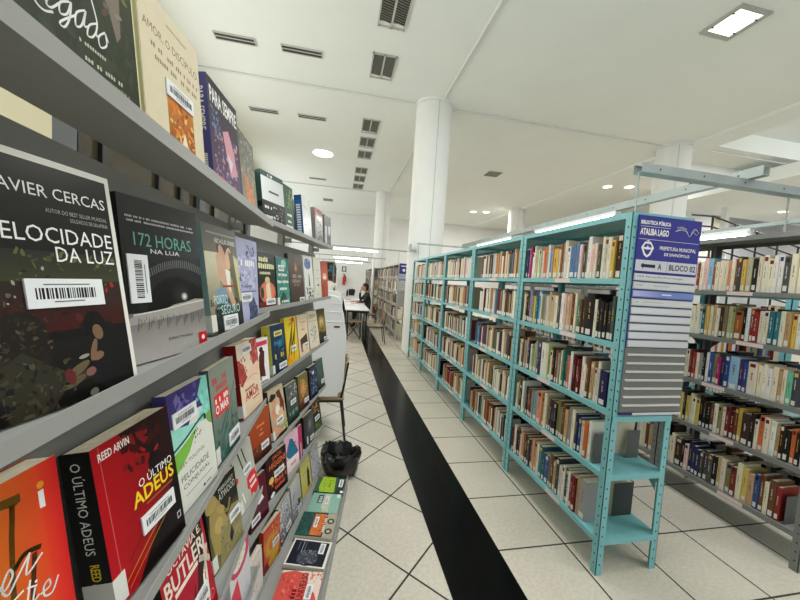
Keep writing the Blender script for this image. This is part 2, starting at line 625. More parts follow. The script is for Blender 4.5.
FIT = dict(
legado=(1,'A',0.318,-0.028,0.11,0.106,0.155,0.23), amor=(1,'A',0.516,-0.028,0.107,0.101,0.154,0.222),
parasempre=(1,'A',0.738,-0.02,0.081,0.11,0.152,0.226), graycity=(1,'A',0.927,-0.015,0.016,0.121,0.143,0.206),
cercas=(1,'B',0.309,-0.051,0.251,0.179,0.165,0.261), h172=(1,'B',0.542,-0.055,0.286,0.134,0.16,0.26),
porto=(1,'B',0.793,-0.034,0.161,0.141,0.155,0.257), lilac=(1,'B',0.973,-0.031,0.143,0.079,0.149,0.249),
orange=(1,'C',0.232,-0.031,0.108,0.13,0.16,0.269), ultimo=(1,'C',0.469,-0.03,0.118,0.17,0.155,0.228),
tolstoy=(1,'C',0.649,-0.03,0.123,0.146,0.14,0.237), mar=(1,'C',0.81,-0.021,0.054,0.121,0.15,0.24),
amarinha=(1,'C',1.071,-0.033,0.14,0.148,0.161,0.24), women=(2,'C',0.09,-0.023,0.099,0.113,0.12,0.194),
butler=(1,'D',0.652,-0.027,0.093,0.213,0.163,0.225), atwood=(1,'D',0.875,-0.041,0.203,0.179,0.152,0.215),
leaf=(1,'D',1.09,-0.033,0.158,0.22,0.143,0.21), bw=(2,'A',0.168,-0.044,0.211,0.141,0.154,0.223),
dkgreen=(2,'A',0.332,-0.020,0.06,0.108,0.1,0.215), bluesp=(2,'A',0.564,-0.011,-0.002,0.123,0.146,0.222),
redblk=(2,'A',0.793,-0.016,0.038,0.088,0.147,0.211), lastgray=(2,'A',0.984,-0.016,0.046,0.055,0.147,0.209),
blackcir=(2,'B',0.105,-0.018,0.049,0.102,0.147,0.236), teal=(2,'B',0.264,-0.01,-0.003,0.106,0.145,0.229),
brown=(2,'B',0.474,-0.03,0.131,0.137,0.153,0.26), whiteblue=(2,'B',0.665,-0.016,0.043,0.134,0.145,0.268),
cream=(2,'B',0.819,-0.012,0.013,0.099,0.149,0.269), redorange=(2,'B',0.983,-0.014,0.028,0.079,0.148,0.252),
night=(2,'C',0.264,-0.019,0.05,0.136,0.148,0.226), yellow=(2,'C',0.44,-0.019,0.041,0.145,0.144,0.244),
creamchair=(2,'C',0.614,-0.019,0.045,0.138,0.149,0.239), creamart=(2,'C',0.836,-0.029,0.109,0.175,0.151,0.239),
golden=(2,'C',1.032,-0.029,0.115,0.157,0.14,0.237), rust=(2,'D',0.11,-0.029,0.12,0.128,0.151,0.21),
couple=(2,'D',0.316,-0.025,0.073,0.192,0.15,0.241), wolf=(2,'D',0.493,-0.021,0.069,0.155,0.138,0.21),
goldgreen=(2,'D',0.669,-0.023,0.083,0.133,0.139,0.21), blueblk=(2,'D',0.865,-0.021,0.072,0.133,0.139,0.21),
dkteal=(2,'D',1.048,-0.022,0.084,0.177,0.129,0.21), jack=(2,'E',0.320,-0.042,0.19,0.131,0.168,0.205),
maroon=(2,'E',0.12,-0.026,0.106,0.15,0.14,0.2), pink=(2,'E',0.517,-0.036,0.18,0.112,0.146,0.215),
magenta=(2,'E',0.675,-0.018,0.03,0.104,0.066,0.2), bwE=(2,'E',0.815,-0.025,0.091,0.13,0.149,0.2),
goldE=(2,'E',1.02,-0.034,0.137,0.19,0.145,0.221), whiteE=(1,'E',1.008,-0.027,0.109,0.099,0.15,0.21),
redgold=(2,'F',0.269,-0.026,0.112,0.067,0.15,0.209), bwhand=(2,'F',0.605,-0.008,-0.02,0.147,0.15,0.211),
yellowF=(2,'F',0.81,-0.024,0.076,0.158,0.151,0.217), patternF=(2,'F',1.01,-0.024,0.084,0.165,0.15,0.202),
bwsplash=(2,'F',0.44,-0.012,0.0,0.147,.152,.2),
floralF=(2,'F',0.071,-0.004,-0.03,0.08,0.15,0.202))
K, W = (16, 16, 17), (238, 237, 232)


def book_at(M4, w, h, t, cover, spine, shapes, label, barcode=None, spine_shapes=(), spine_label=False, gloss=True, group='face-out books on the display rack', back=None):
    pm = GLOSS if gloss else PRINT
    b = MB()
    cc, sc = lin(cover), lin(spine)
    kk = .0014
    b.box(0, 0, 0, w, kk, h, 0, cc)
    b.box(0, t - kk, 0, w, t, h, 0, lin(back) if back else sc)
    b.box(-.0006, 0, 0, kk, t, h, 0, sc)
    art(b, w, h, shapes, lambda a, q, l: (a, -l, q), seed=len(label))
    if spine_shapes:
        art(b, t, h, spine_shapes, lambda a, q, l: (-l - .0006, t - a, q))
    o = b.build('book', pm)
    o.matrix_world = M4
    tag(o, label, 'book', group)
    p = MB()
    p.box(kk, kk, .001, w - .002, t - kk, h - .001)
    p.build('page_block', PAGES, o)
    if barcode:
        u0, v0, u1, v1, vert = barcode
        s = MB()
        s.box(u0 * w, -.0022, v0 * h, u1 * w, -.0002, v1 * h, 0, lin((226, 228, 228)))
        sw, sh = (u1 - u0) * w, (v1 - v0) * h
        q = []
        rnd = random.Random(len(label) * 7)
        a = .1
        while a < .88:
            d = rnd.choice((.012, .02, .03))
            q.append(('r', a, .3, a + d, .68, K) if not vert else ('r', .3, a, .68, a + d, K))
            a += d + rnd.choice((.012, .02))
        if not vert:
            q += [('r', .2, .78, .8, .82, (110, 110, 110)), ('r', .3, .18, .7, .22, (110, 110, 110))]
        else:
            q += [('r', .78, .2, .82, .8, (110, 110, 110))]
        art(s, sw, sh, q, lambda a_, b_, l: (u0 * w + a_, -.0022 - l, v0 * h + b_))
        s.build('barcode_sticker', PRINT, o)
    if spine_label:
        s = MB()
        s.box(-.0012, -.0004, .006, .0005, t + .0004, .045)
        s.box(-.0012, -.0008, .006, min(.02, w * .2), -.0001, .045)
        s.build('spine_label', LABEL, o)
    return o


def display(key, t, cover, spine, shapes, label, **kw):
    m, tier, u_, off, yaw, lean, w, h = FIT[key]
    o, ud = MOD[m]
    nd = Vector((ud.y, -ud.x))
    t = min(t, .084 + off)
    z = TZS_[m][tier] - .017 + t * math.sin(lean) + .0006
    p = Vector((*(o + ud * u_ + nd * off), z))
    yd = ud * math.cos(yaw) + nd * math.sin(yaw)
    R = Vector((yd.x, yd.y, 0))
    yn = Vector((yd.y, -yd.x, 0))
    U = -yn * math.sin(lean) + Vector((0, 0, math.cos(lean)))
    Y = U.cross(R)
    M4 = Matrix(((R.x, Y.x, U.x, p.x), (R.y, Y.y, U.y, p.y), (R.z, Y.z, U.z, p.z), (0, 0, 0, 1)))
    return book_at(M4, w, h, t, cover, spine, shapes, label, **kw)


# ---- top shelf, nearest unit
display('legado', .02, (50, 56, 44), (214, 208, 168), [
    ('g', 0, 0, 1, 1, (36, 43, 31), (62, 66, 52)), ('n', 0, 0, 1, .5, 60, [(38, 46, 34), (56, 64, 46), (48, 58, 44)], .09),
    ('n', .55, .6, .95, 1, 26, [(120, 122, 66), (158, 158, 96), (92, 98, 60)], .07),
    ('p', [(.5, 1), (.78, 1), (.86, .6), (.84, .4), (.8, .36), (.74, .5), (.66, .56), (.56, .7)], (122, 112, 98)), ('n', .6, .45, .84, .9, 24, [(140, 128, 112), (104, 94, 82), (90, 70, 56)], .05),
    ('e', .6, .68, .07, .12, (150, 140, 124)), ('p', [(.1, 1), (.3, 1), (.25, .72), (.12, .8)], (110, 70, 52)),
    ('s', [(0.178, 0.249), (0.214, 0.224), (0.255, 0.223), (0.302, 0.243)], .013, (238, 237, 232)), ('s', [(.12, .42), (.1, .34), (.14, .28), (0.178, 0.249)], .013, (238, 237, 232)),
    ('s', [(0.262, 0.266), (0.296, 0.296), (0.282, 0.297), (0.268, 0.257), (0.297, 0.257), (0.349, 0.301)], .012, (238, 237, 232)),
    ('s', [(0.421, 0.346), (0.358, 0.309), (0.351, 0.266), (0.399, 0.287), (0.435, 0.35), (0.413, 0.276), (0.371, 0.221), (0.345, 0.228), (0.457, 0.311)], .012, (238, 237, 232)),
    ('s', [(0.535, 0.372), (0.468, 0.327), (0.454, 0.27), (0.497, 0.29), (0.542, 0.372), (0.518, 0.301), (0.555, 0.313)], .012, (238, 237, 232)),
    ('s', [(0.624, 0.361), (0.559, 0.321), (0.538, 0.269), (0.587, 0.288), (0.628, 0.36), (0.599, 0.45)], .012, (238, 237, 232)), ('s', [(0.628, 0.36), (0.61, 0.303), (0.639, 0.313)], .012, (238, 237, 232)),
    ('s', [(0.688, 0.352), (0.63, 0.306), (0.639, 0.264), (0.695, 0.298), (0.692, 0.349), (0.712, 0.32)], .012, (238, 237, 232)),
    ('m', 0.47, 0.215, 0.68, 0.233, (190, 190, 170)), ('m', 0.5, 0.15, 0.82, 0.172, (190, 190, 170)),
    ('m', 0.56, 0.115, 0.88, 0.13, (150, 150, 132)), ('m', 0.66, 0.07, 0.9, 0.086, (150, 150, 132)), ('r', .985, 0, 1, 1, (206, 200, 150))],
    'dark green book with white handwritten title above the camera on the top display shelf')
display('amor', .018, (214, 203, 174), (222, 216, 168), [
    ('t', 'AMOR, O DISCÍPULO', .06, .74, .95, .82, (120, 92, 74)), ('m', 0.42, 0.9, 0.76, 0.92, (150, 136, 110)),
    ('m', 0.12, 0.66, 0.95, 0.695, (150, 120, 100)), ('m', 0.2, 0.59, 0.92, 0.625, (150, 120, 100)),
    ('g', .34, 0, .80, .42, (120, 66, 30), (196, 122, 48)), ('n', .36, .02, .78, .41, 60, [(206, 140, 60), (168, 84, 34), (226, 180, 96), (140, 62, 30), (214, 120, 50)], .05),
    ('p', [(.55, .14), (.66, .14), (.61, .24)], (234, 220, 190)), ('r', .34, 0, .80, .03, (150, 70, 34))],
    'cream book with orange painting panel beside the dark green book on top shelf', barcode=(.33, .42, .80, .53, 0))
display('parasempre', .03, (44, 38, 48), (86, 82, 136), [
    ('g', 0, 0, 1, 1, (86, 62, 92), (40, 36, 44)), ('n', .1, .02, .9, .6, 90, [(150, 120, 150), (190, 140, 150), (90, 110, 150), (120, 80, 110), (206, 170, 170), (70, 80, 120)], .06),
    ('p', [(.4, .6), (.6, .66), (.75, .5), (.85, .26), (.6, .2), (.5, .35)], (206, 150, 160)), ('p', [(.5, .42), (.7, .36), (.6, .24)], (208, 206, 214)),
    ('n', .08, .5, .3, .74, 16, [(120, 160, 190), (90, 120, 160)], .04), ('n', .1, .02, .4, .14, 10, [(200, 60, 60), (224, 100, 90)], .05),
    ('t', 'PARA SEMPRE', .06, .78, .96, .93, (238, 237, 232), 1)],
    'dark book with purple spine and pink swirls on the top display shelf', spine_shapes=[('t', 'PARA SEMPRE', .25, .5, .75, .88, (238, 237, 232), 1, -90), ('r', 0.3, 0.100, 0.7, 0.112, (238, 237, 232)), ('r', 0.3, 0.117, 0.7, 0.128, (238, 237, 232)), ('r', 0.3, 0.133, 0.7, 0.145, (238, 237, 232)), ('r', 0.3, 0.150, 0.7, 0.162, (238, 237, 232)), ('r', 0.3, 0.167, 0.7, 0.178, (238, 237, 232)), ('r', 0.3, 0.183, 0.7, 0.195, (238, 237, 232)), ('r', 0.3, 0.200, 0.7, 0.212, (238, 237, 232)), ('r', 0.3, 0.217, 0.7, 0.228, (238, 237, 232)), ('r', 0.3, 0.233, 0.7, 0.245, (238, 237, 232)), ('r', 0.3, 0.250, 0.7, 0.262, (238, 237, 232)), ('r', 0.3, 0.267, 0.7, 0.278, (238, 237, 232)), ('r', 0.3, 0.283, 0.7, 0.295, (238, 237, 232))], barcode=(.5, .0, .86, .07, 0))
display('graycity', .02, (96, 96, 88), (120, 120, 112), [
    ('g', 0, 0, 1, 1, (140, 130, 110), (92, 94, 90)), ('n', .05, .4, .95, .98, 70, [(120, 120, 112), (150, 150, 140), (76, 78, 74), (170, 168, 150)], .07),
    ('p', [(.2, .5), (.4, .42), (.8, .16), (.85, .02), (.4, .05), (.25, .3)], (206, 110, 60)), ('n', .25, .04, .85, .4, 26, [(226, 140, 70), (196, 90, 56), (214, 180, 110)], .06),
    ('n', .5, .3, .9, .6, 12, [(196, 176, 120)], .05)],
    'mottled grey book with an orange lower half on the top display shelf')
# ---- top shelf, far unit
display('bw', .03, (60, 62, 62), (58, 88, 82), [
    ('gh', 0, .45, 1, .9, (226, 228, 226), (196, 198, 196)), ('r', 0, .9, 1, 1, (70, 92, 88)), ('m', 0.3, 0.92, 0.62, 0.97, (238, 237, 232)),
    ('r', .3, .62, .75, .66, (90, 90, 90)), ('g', 0, 0, 1, .45, (30, 32, 32), (66, 68, 68)), ('n', .45, .02, .95, .4, 40, [(150, 152, 150), (210, 212, 210), (90, 92, 92), (40, 40, 42)], .05),
    ('m', 0.08, 0.3, 0.4, 0.36, (238, 237, 232)), ('m', 0.06, 0.12, 0.4, 0.18, (238, 237, 232))],
    'book with half white and half black cover and dark teal spine, top display shelf', spine_shapes=[('r', .1, .32, .9, .42, K)])
display('dkgreen', .02, (52, 84, 66), (46, 70, 56), [
    ('n', .3, .5, .9, .95, 30, [(110, 132, 84), (150, 160, 110), (76, 104, 70)], .08), ('m', 0.3, 0.34, 0.8, 0.4, (238, 237, 232)), ('m', 0.25, 0.2, 0.7, 0.26, (238, 237, 232))],
    'slim dark green book with yellow-green plants after the half white one', barcode=(.1, .04, .8, .13, 0))
display('bluesp', .04, (206, 208, 204), (34, 98, 160), [
    ('s', [(.1, .78), (.5, .74), (.9, .72)], .02, (120, 120, 118)), ('s', [(.1, .3), (.5, .34), (.9, .26)], .02, (90, 90, 88)), ('e', .75, .12, .1, .05, (60, 60, 60)), ('gh', .6, 0, 1, 1, (206, 208, 204), (186, 188, 184))],
    'white book with a thick bright blue spine near end of the top display shelf', spine_shapes=[('r', 0.2, 0.100, 0.75, 0.141, (238, 237, 232)), ('r', 0.2, 0.158, 0.75, 0.199, (238, 237, 232)), ('r', 0.2, 0.217, 0.75, 0.258, (238, 237, 232)), ('r', 0.2, 0.275, 0.75, 0.316, (238, 237, 232)), ('r', 0.2, 0.333, 0.75, 0.374, (238, 237, 232)), ('r', 0.2, 0.392, 0.75, 0.433, (238, 237, 232)), ('r', 0.2, 0.450, 0.75, 0.491, (238, 237, 232)), ('r', 0.2, 0.508, 0.75, 0.549, (238, 237, 232)), ('r', 0.2, 0.567, 0.75, 0.607, (238, 237, 232)), ('r', 0.2, 0.625, 0.75, 0.666, (238, 237, 232)), ('r', 0.2, 0.683, 0.75, 0.724, (238, 237, 232)), ('r', 0.2, 0.742, 0.75, 0.782, (238, 237, 232)), ('r', 0, .88, 1, 1, (28, 74, 130))])
display('redblk', .03, (150, 146, 142), (150, 148, 146), [
    ('p', [(0, 1), (1, 1), (1, .86), (.5, .84), (0, .96)], (120, 34, 34)), ('r', 0, .78, .25, 1, (196, 70, 76)), ('g', .2, 0, .9, .8, (70, 66, 64), (220, 216, 210)),
    ('n', .25, .05, .9, .6, 34, [(60, 58, 58), (190, 186, 180), (110, 104, 100), (30, 30, 30)], .08), ('m', 0.3, 0.58, 0.7, 0.68, (16, 16, 17))],
    'grey and white book with dark red top corner, next to last on top display shelf')
display('lastgray', .02, (96, 100, 100), (110, 112, 112), [
    ('r', .1, .1, .4, .66, (196, 198, 198)), ('r', .6, .4, .9, .7, (206, 206, 206)), ('n', .1, .05, .9, .5, 20, [(70, 72, 74), (140, 142, 142)], .07)],
    'charcoal grey book at the far end of the top display shelf')
# ---- second shelf, nearest unit
display('cercas', .016, (226, 224, 214), (206, 204, 196), [
    ('r', 0, 0, .968, .972, (20, 20, 20)), ('g', 0, .5, .968, .972, (22, 22, 20), (27, 27, 26)),
    ('g', 0, .5, .968, .62, (58, 60, 36), (40, 41, 36)), ('n', .2, .55, .95, .62, 14, [(96, 98, 52), (72, 74, 44)], .03), ('g', 0, .3, .968, .5, (62, 22, 18), (42, 34, 28)),
    ('n', .0, .3, .9, .44, 40, [(62, 24, 20), (46, 22, 20), (80, 30, 26), (30, 24, 22)], .04), ('n', .0, .4, .5, .55, 40, [(92, 88, 80), (160, 156, 146), (56, 52, 48), (30, 28, 26)], .02), ('n', .75, .44, .95, .5, 6, [(150, 40, 34)], .03),
    ('g', 0, 0, .968, .26, (14, 14, 13), (28, 24, 22)), ('e', .3, .2, .16, .16, (60, 52, 38), (26, 22, 20)), ('e', .32, .28, .13, .11, (32, 27, 22)), ('n', .2, .22, .46, .36, 30, [(60, 52, 38), (40, 34, 26), (84, 72, 50)], .022),
    ('p', [(.2, 0), (.16, .18), (.3, .24), (.5, .14), (.66, .12), (.68, .09), (.5, .07), (.4, 0)], (48, 45, 34)), ('o', .58, .13, .09, .018, (100, 86, 62), .5), ('o', .55, .085, .08, .016, (92, 80, 58), .35),
    ('n', .05, .0, .55, .2, 60, [(62, 60, 46), (34, 34, 28), (76, 72, 56), (24, 22, 20)], .028),
    ('p', [(.66, .06), (.66, .2), (.72, .3), (.84, .32), (.95, .2), (.95, .02), (.8, .0)], (24, 24, 24)), ('e', .73, .31, .075, .06, (20, 18, 17)), ('o', .745, .275, .035, .035, (120, 92, 68), .2),
    ('o', .7, .2, .02, .05, (120, 96, 74), -.3), ('o', .72, .17, .045, .018, (124, 94, 72), .3), ('o', .66, .11, .035, .018, (126, 88, 78), .4), ('o', .53, .11, .03, .035, (96, 40, 38), .2),
    ('o', .63, .18, .035, .008, (150, 144, 136), .2), ('o', .66, .02, .03, .016, (110, 104, 96), .4),
    ('t', 'JAVIER CERCAS', .28, .822, .94, .885, (238, 237, 232)), ('t', 'AUTOR DO BEST SELLER MUNDIAL', .54, .78, .94, .797, (170, 170, 166)), ('t', 'SOLDADOS DE SALAMINA', .68, .752, .94, .769, (170, 170, 166)),
    ('t', 'A VELOCIDADE', .10, .655, .95, .72, (238, 237, 232)), ('t', 'DA LUZ', .56, .58, .945, .642, (238, 237, 232))],
    'large black book with cream border and white capitals, two figures below, nearest the camera', barcode=(.36, .395, .82, .51, 0))
display('h172', .016, (34, 35, 35), (30, 30, 30), [
    ('g', 0, .3, 1, 1, (20, 21, 21), (33, 34, 33)), ('g', 0, 0, 1, .30, (176, 170, 164), (104, 101, 98)),
    ('p', [(.12, .36), (.2, .45), (.32, .53), (.45, .575), (.6, .588), (.8, .56), (1, .48), (1, .30), (.1, .28)], (30, 30, 30)), ('p', [(.22, .38), (.34, .47), (.5, .52), (.66, .525), (.85, .48), (1, .42), (1, .3), (.2, .3)], (13, 13, 13)),
    ('e', .66, .4, .16, .09, (44, 44, 44), (14, 14, 14)), ('e', .70, .385, .05, .03, (238, 236, 230), (60, 60, 60)),
    ('p', [(0, .27), (.05, .285), (.38, .302), (.55, .335), (.7, .345), (.86, .365), (1, .36), (1, .29), (.7, .26), (.4, .25), (0, .23)], (158, 153, 147)), ('s', [(.05, .29), (.38, .306), (.68, .33), (1, .35)], .014, (206, 202, 196))] +
    [('s', [(.2 + .8 * x / 30 + .0, .45 + .135 * math.sin(.35 + 2.1 * x / 30) - .0), (.18 + .86 * x / 30, .485 + .15 * math.sin(.35 + 2.1 * x / 30))], .012, (104, 104, 102)) for x in range(31)] +
    [('s', [(.1 + .028 * x, .27 - .01 * (x % 3)), (.08 + .029 * x, .19 + .02 * (x % 4))], .006, (84, 81, 78)) for x in range(32)] + [
    ('t', '172 HORAS', .128, .705, .865, .785, (104, 168, 146)), ('t', 'NA LUA', .305, .665, .68, .693, (226, 228, 226)),
    ('m', 0.06, 0.87, 0.93, 0.884, (186, 186, 184)), ('m', 0.06, 0.845, 0.93, 0.858, (186, 186, 184)),
    ('t', 'Johan Harstad', .42, .1, .76, .125, (90, 84, 80)), ('r', .86, .03, .995, .115, (186, 28, 38)), ('e', .93, .075, .025, .018, (238, 237, 232))],
    'dark grey book with pale green number title and an eye, beside the large black book', barcode=(.03, .36, .25, .65, 1))
display('porto', .03, (92, 88, 76), (124, 158, 154), [
    ('g', 0, .5, 1, 1, (130, 120, 96), (74, 72, 67)), ('g', 0, 0, 1, .5, (44, 58, 58), (150, 146, 118)), ('g', 0, .2, .35, .75, (120, 110, 92), (206, 198, 166)),
    ('p', [(.34, .8), (.45, .9), (.74, .86), (.86, .7), (.75, .56), (.62, .5), (.45, .55)], (56, 42, 34)), ('o', .8, .62, .16, .12, (98, 74, 54), .4), ('o', .52, .68, .1, .16, (196, 152, 122), .3), ('o', .68, .7, .1, .12, (206, 166, 130), -.3),
    ('p', [(.3, .72), (.45, .78), (.62, .5), (.8, .22), (.7, .2), (.5, .42), (.32, .52)], (198, 158, 130)), ('p', [(.7, .78), (.95, .72), (1, .2), (.8, .2), (.75, .5)], (96, 96, 62)),
    ('p', [(.85, .75), (1, .7), (1, .2), (.93, .3)], (196, 184, 140)), ('p', [(.55, .6), (.7, .58), (.66, .36), (.56, .44)], (226, 222, 206)), ('p', [(.2, .4), (.5, .44), (.6, .2), (.2, .1)], (122, 148, 164)),
    ('r', 0, 0, 1, .22, (30, 36, 36)), ('n', 0, .16, 1, .3, 20, [(44, 56, 54), (60, 74, 70)], .08), ('g', 0, 0, .12, .25, (90, 80, 66), (150, 138, 110)),
    ('t', 'NICHOLAS SPARKS', .32, .84, .95, .885, (238, 237, 232)), ('r', .1, .92, .95, .935, (150, 150, 142)), ('t', 'PORTO', .12, .265, .52, .35, (186, 220, 214)), ('t', 'SEGURO', .3, .165, .9, .25, (186, 220, 214)),
    ('r', .42, .42, .85, .44, (150, 60, 50))],
    'romance book with an embracing couple and pale teal spine on the second display shelf', barcode=(.32, .01, .78, .15, 0), spine_label=True)
display('lilac', .018, (164, 166, 196), (150, 152, 186), [
    ('g', 0, 0, 1, 1, (176, 178, 206), (158, 160, 190)), ('n', .1, .4, .9, .8, 40, [(190, 192, 216), (140, 146, 180), (206, 206, 224)], .08), ('n', .45, .78, .85, .92, 14, [(60, 66, 96), (90, 96, 130)], .06),
    ('m', 0.2, 0.68, 0.85, 0.76, (238, 237, 232)), ('m', 0.2, 0.42, 0.7, 0.45, (90, 92, 130)), ('r', .2, .36, .9, .38, (110, 112, 150)),
    ('p', [(.5, .2), (.75, .3), (.95, .12), (.85, .0), (.55, .0)], (64, 70, 104)), ('n', .5, .0, .95, .22, 16, [(50, 54, 84), (90, 96, 132)], .08), ('n', 0, .3, .25, .6, 8, [(70, 76, 110)], .06)],
    'lilac blue book after the embracing couple cover on the second display shelf', barcode=(.15, .25, .62, .36, 0))
# ---- second shelf, far unit
display('blackcir', .02, (34, 34, 32), (30, 30, 30), [
    ('n', .05, .72, .95, .96, 12, [(70, 72, 64)], .07), ('m', 0.08, 0.84, 0.6, 0.93, (226, 222, 170)), ('m', 0.05, 0.72, 0.95, 0.82, (226, 222, 170)), ('m', 0.1, 0.62, 0.75, 0.67, (226, 222, 170)),
    ('e', .5, .3, .46, .2, (222, 160, 120), (206, 100, 76)), ('p', [(.4, .44), (.62, .48), (.68, .2), (.42, .18)], (226, 206, 180)), ('e', .5, .52, .14, .06, (196, 186, 130)), ('e', .18, .3, .1, .1, (52, 66, 48)), ('r', 0, 0, 1, .14, (112, 40, 34))],
    'black book with pale yellow capitals over a salmon circle on second display shelf', barcode=(.35, .08, .9, .19, 0))
display('teal', .02, (58, 128, 112), (36, 40, 40), [
    ('g', 0, 0, 1, 1, (60, 150, 126), (40, 92, 84)), ('n', 0, .1, 1, .9, 30, [(76, 160, 138), (40, 96, 88), (52, 110, 130)], .1), ('m', 0.15, 0.62, 0.85, 0.68, (238, 237, 232)), ('m', 0.05, 0.48, 0.95, 0.54, (238, 237, 232)), ('m', 0.2, 0.34, 0.8, 0.4, (238, 237, 232)),
    ('p', [(.1, .1), (.4, .3), (.6, .28), (.8, .05)], (40, 70, 66)), ('m', 0.3, 0.08, 0.9, 0.14, (238, 237, 232)), ('e', .6, .88, .2, .08, (120, 190, 160))],
    'teal green book with white lines of title on the second display shelf', barcode=(.15, .72, .6, .84, 0), spine_label=True)
display('brown', .02, (76, 64, 56), (66, 56, 50), [
    ('g', 0, 0, 1, 1, (70, 56, 48), (92, 82, 74)), ('e', .5, .72, .1, .09, (220, 150, 90), (96, 76, 62)), ('p', [(.42, .68), (.5, .85), (.58, .68)], (200, 120, 80)), ('m', 0.15, 0.52, 0.9, 0.6, (170, 150, 136)), ('m', 0.2, 0.42, 0.8, 0.5, (150, 130, 116)), ('m', 0.3, 0.36, 0.7, 0.4, (150, 130, 116))],
    'dark brown book with a small flame on the second display shelf', barcode=(.62, .02, .98, .12, 0))
display('whiteblue', .02, (216, 216, 208), (206, 206, 200), [
    ('e', .45, .82, .36, .12, (86, 110, 160)), ('n', .15, .74, .8, .92, 24, [(70, 96, 150), (160, 176, 206), (50, 70, 120)], .06), ('p', [(.42, .1), (.5, .6), (.56, .62), (.62, .3), (.62, .1)], (60, 60, 58)),
    ('n', .2, .05, .9, .3, 26, [(60, 62, 60), (110, 112, 108), (40, 44, 44)], .07)],
    'white book with blue round emblem over a dark tower on second display shelf', barcode=(.35, .22, .7, .33, 0))
display('cream', .018, (214, 210, 196), (200, 198, 186), [
    ('r', .3, .7, .7, .715, (150, 146, 136)), ('r', .4, .5, .7, .515, (160, 156, 146)), ('p', [(.35, .34), (.7, .33), (.68, .38), (.5, .37)], (60, 60, 58)), ('r', .4, .12, .6, .13, (120, 118, 110))],
    'nearly blank cream book between white-blue and red-orange books, second display shelf')
display('redorange', .02, (176, 66, 44), (150, 56, 40), [
    ('g', 0, .5, 1, 1, (206, 110, 80), (166, 50, 36)), ('n', 0, 0, 1, .5, 40, [(150, 50, 36), (206, 100, 76), (120, 44, 34)], .1), ('e', .5, .6, .3, .1, (226, 180, 150)), ('r', .3, .55, .7, .6, (238, 237, 232))],
    'red-orange book at the far end of the second display shelf')
# ---- third shelf, nearest unit
display('orange', .028, (206, 96, 30), (200, 60, 30), [
    ('gh', 0, 0, .55, 1, (196, 130, 24), (206, 108, 30)), ('gh', .55, 0, .88, 1, (206, 108, 30), (220, 70, 36)), ('gh', .88, 0, 1, 1, (222, 60, 36), (206, 30, 34)),
    ('p', [(.60, .93), (0.668, 0.945), (0.77, 0.935), (0.769, 0.906), (0.738, 0.90), (0.665, 0.915), (.6, .9)], (96, 66, 16)), ('s', [(0.722, 0.91), (0.715, 0.87), (0.693, 0.776), (0.665, 0.6), (.66, .5)], .03, (96, 64, 14)), ('s', [(0.69, 0.69), (.75, .715), (0.835, 0.70)], .03, (70, 44, 14)), ('s', [(.8, .69), (.76, .55), (.74, .4)], .03, (84, 46, 14)),
    ('p', [(0.866, 0.90), (0.9, 0.9), (0.9, 0.83), (0.866, 0.835)], (238, 237, 232)), ('o', .885, .921, .022, .014, (226, 150, 40), .4),
    ('s', [(.585, .69), (0.604, 0.672), (0.63, 0.648), (0.674, 0.676), (0.661, 0.702), (0.622, 0.67), (0.619, 0.643), (0.643, 0.625), (0.689, 0.653), (0.773, 0.705)], .013, (238, 237, 232)), ('s', [(0.773, 0.705), (0.743, 0.64), (0.839, 0.671)], .013, (238, 237, 232)),
    ('s', [(0.649, 0.589), (0.713, 0.596)], .012, (238, 237, 232)), ('s', [(0.755, 0.61), (0.727, 0.55)], .012, (238, 237, 232)), ('s', [(0.735, 0.592), (0.785, 0.574)], .01, (238, 237, 232)), ('s', [(0.774, 0.57), (0.755, 0.53), (.79, .535)], .012, (238, 237, 232)), ('e', .785, .59, .008, .005, (238, 237, 232)),
    ('s', [(.80, .53), (0.856, 0.53), (0.854, 0.556), (0.821, 0.545), (0.82, 0.511), (0.866, 0.501), (0.912, 0.54)], .012, (238, 237, 232)),
    ('p', [(.7, .05), (1, .22), (1, 0), (.6, 0)], (150, 44, 26))],
    'bright orange book with white handwriting and thick pages at the lower left edge')
display('ultimo', .038, (166, 16, 24), (14, 14, 14), [
    ('gh', 0, 0, .7, 1, (176, 14, 26), (120, 12, 18)), ('gh', .7, 0, 1, 1, (120, 12, 18), (16, 10, 12)), ('p', [(.3, 1), (.9, 1), (1, .9), (1, .5), (.8, .55), (.66, .75), (.5, .8)], (34, 12, 14)),
    ('n', .3, .7, .8, .95, 14, [(120, 20, 24), (60, 12, 14), (150, 26, 30)], .1), ('p', [(.25, 0), (1, .5), (1, 0)], (18, 10, 11)), ('p', [(.6, .56), (.6, .7), (.64, .74), (.7, .74), (.75, .7), (.77, .56)], (26, 10, 12)), ('e', .67, .765, .035, .035, (26, 10, 12)),
    ('s', [(.08, .99), (.1, 0)], .008, (206, 90, 90)), ('s', [(.14, .1), (.9, .36)], .008, (206, 150, 60)), ('s', [(.16, .05), (.9, .31)], .006, (206, 150, 60)), ('s', [(.2, .2), (.5, .33)], .008, (60, 10, 14)),
    ('t', 'REED ARVIN', .064, .905, .412, .955, (238, 237, 232), 1), ('t', 'O ÚLTIMO', .44, .575, .94, .645, (238, 237, 232)), ('t', 'ADEUS', .34, .468, .945, .568, (236, 206, 40), 1), ('r', .5, .435, .9, .442, (170, 120, 60)), ('r', .89, .12, .95, .17, (206, 206, 206)), ('r', .9, .127, .94, .163, K)],
    'red and black thriller with yellow and white title and black spine, third display shelf', barcode=(.39, .262, .882, .385, 0),
    spine_shapes=[('t', 'O ÚLTIMO ADEUS', .3, .38, .72, .94, (238, 237, 232), 0, -90), ('t', 'REED ARVIN', .36, .07, .68, .32, (230, 200, 50), 1, -90)], spine_label=True)
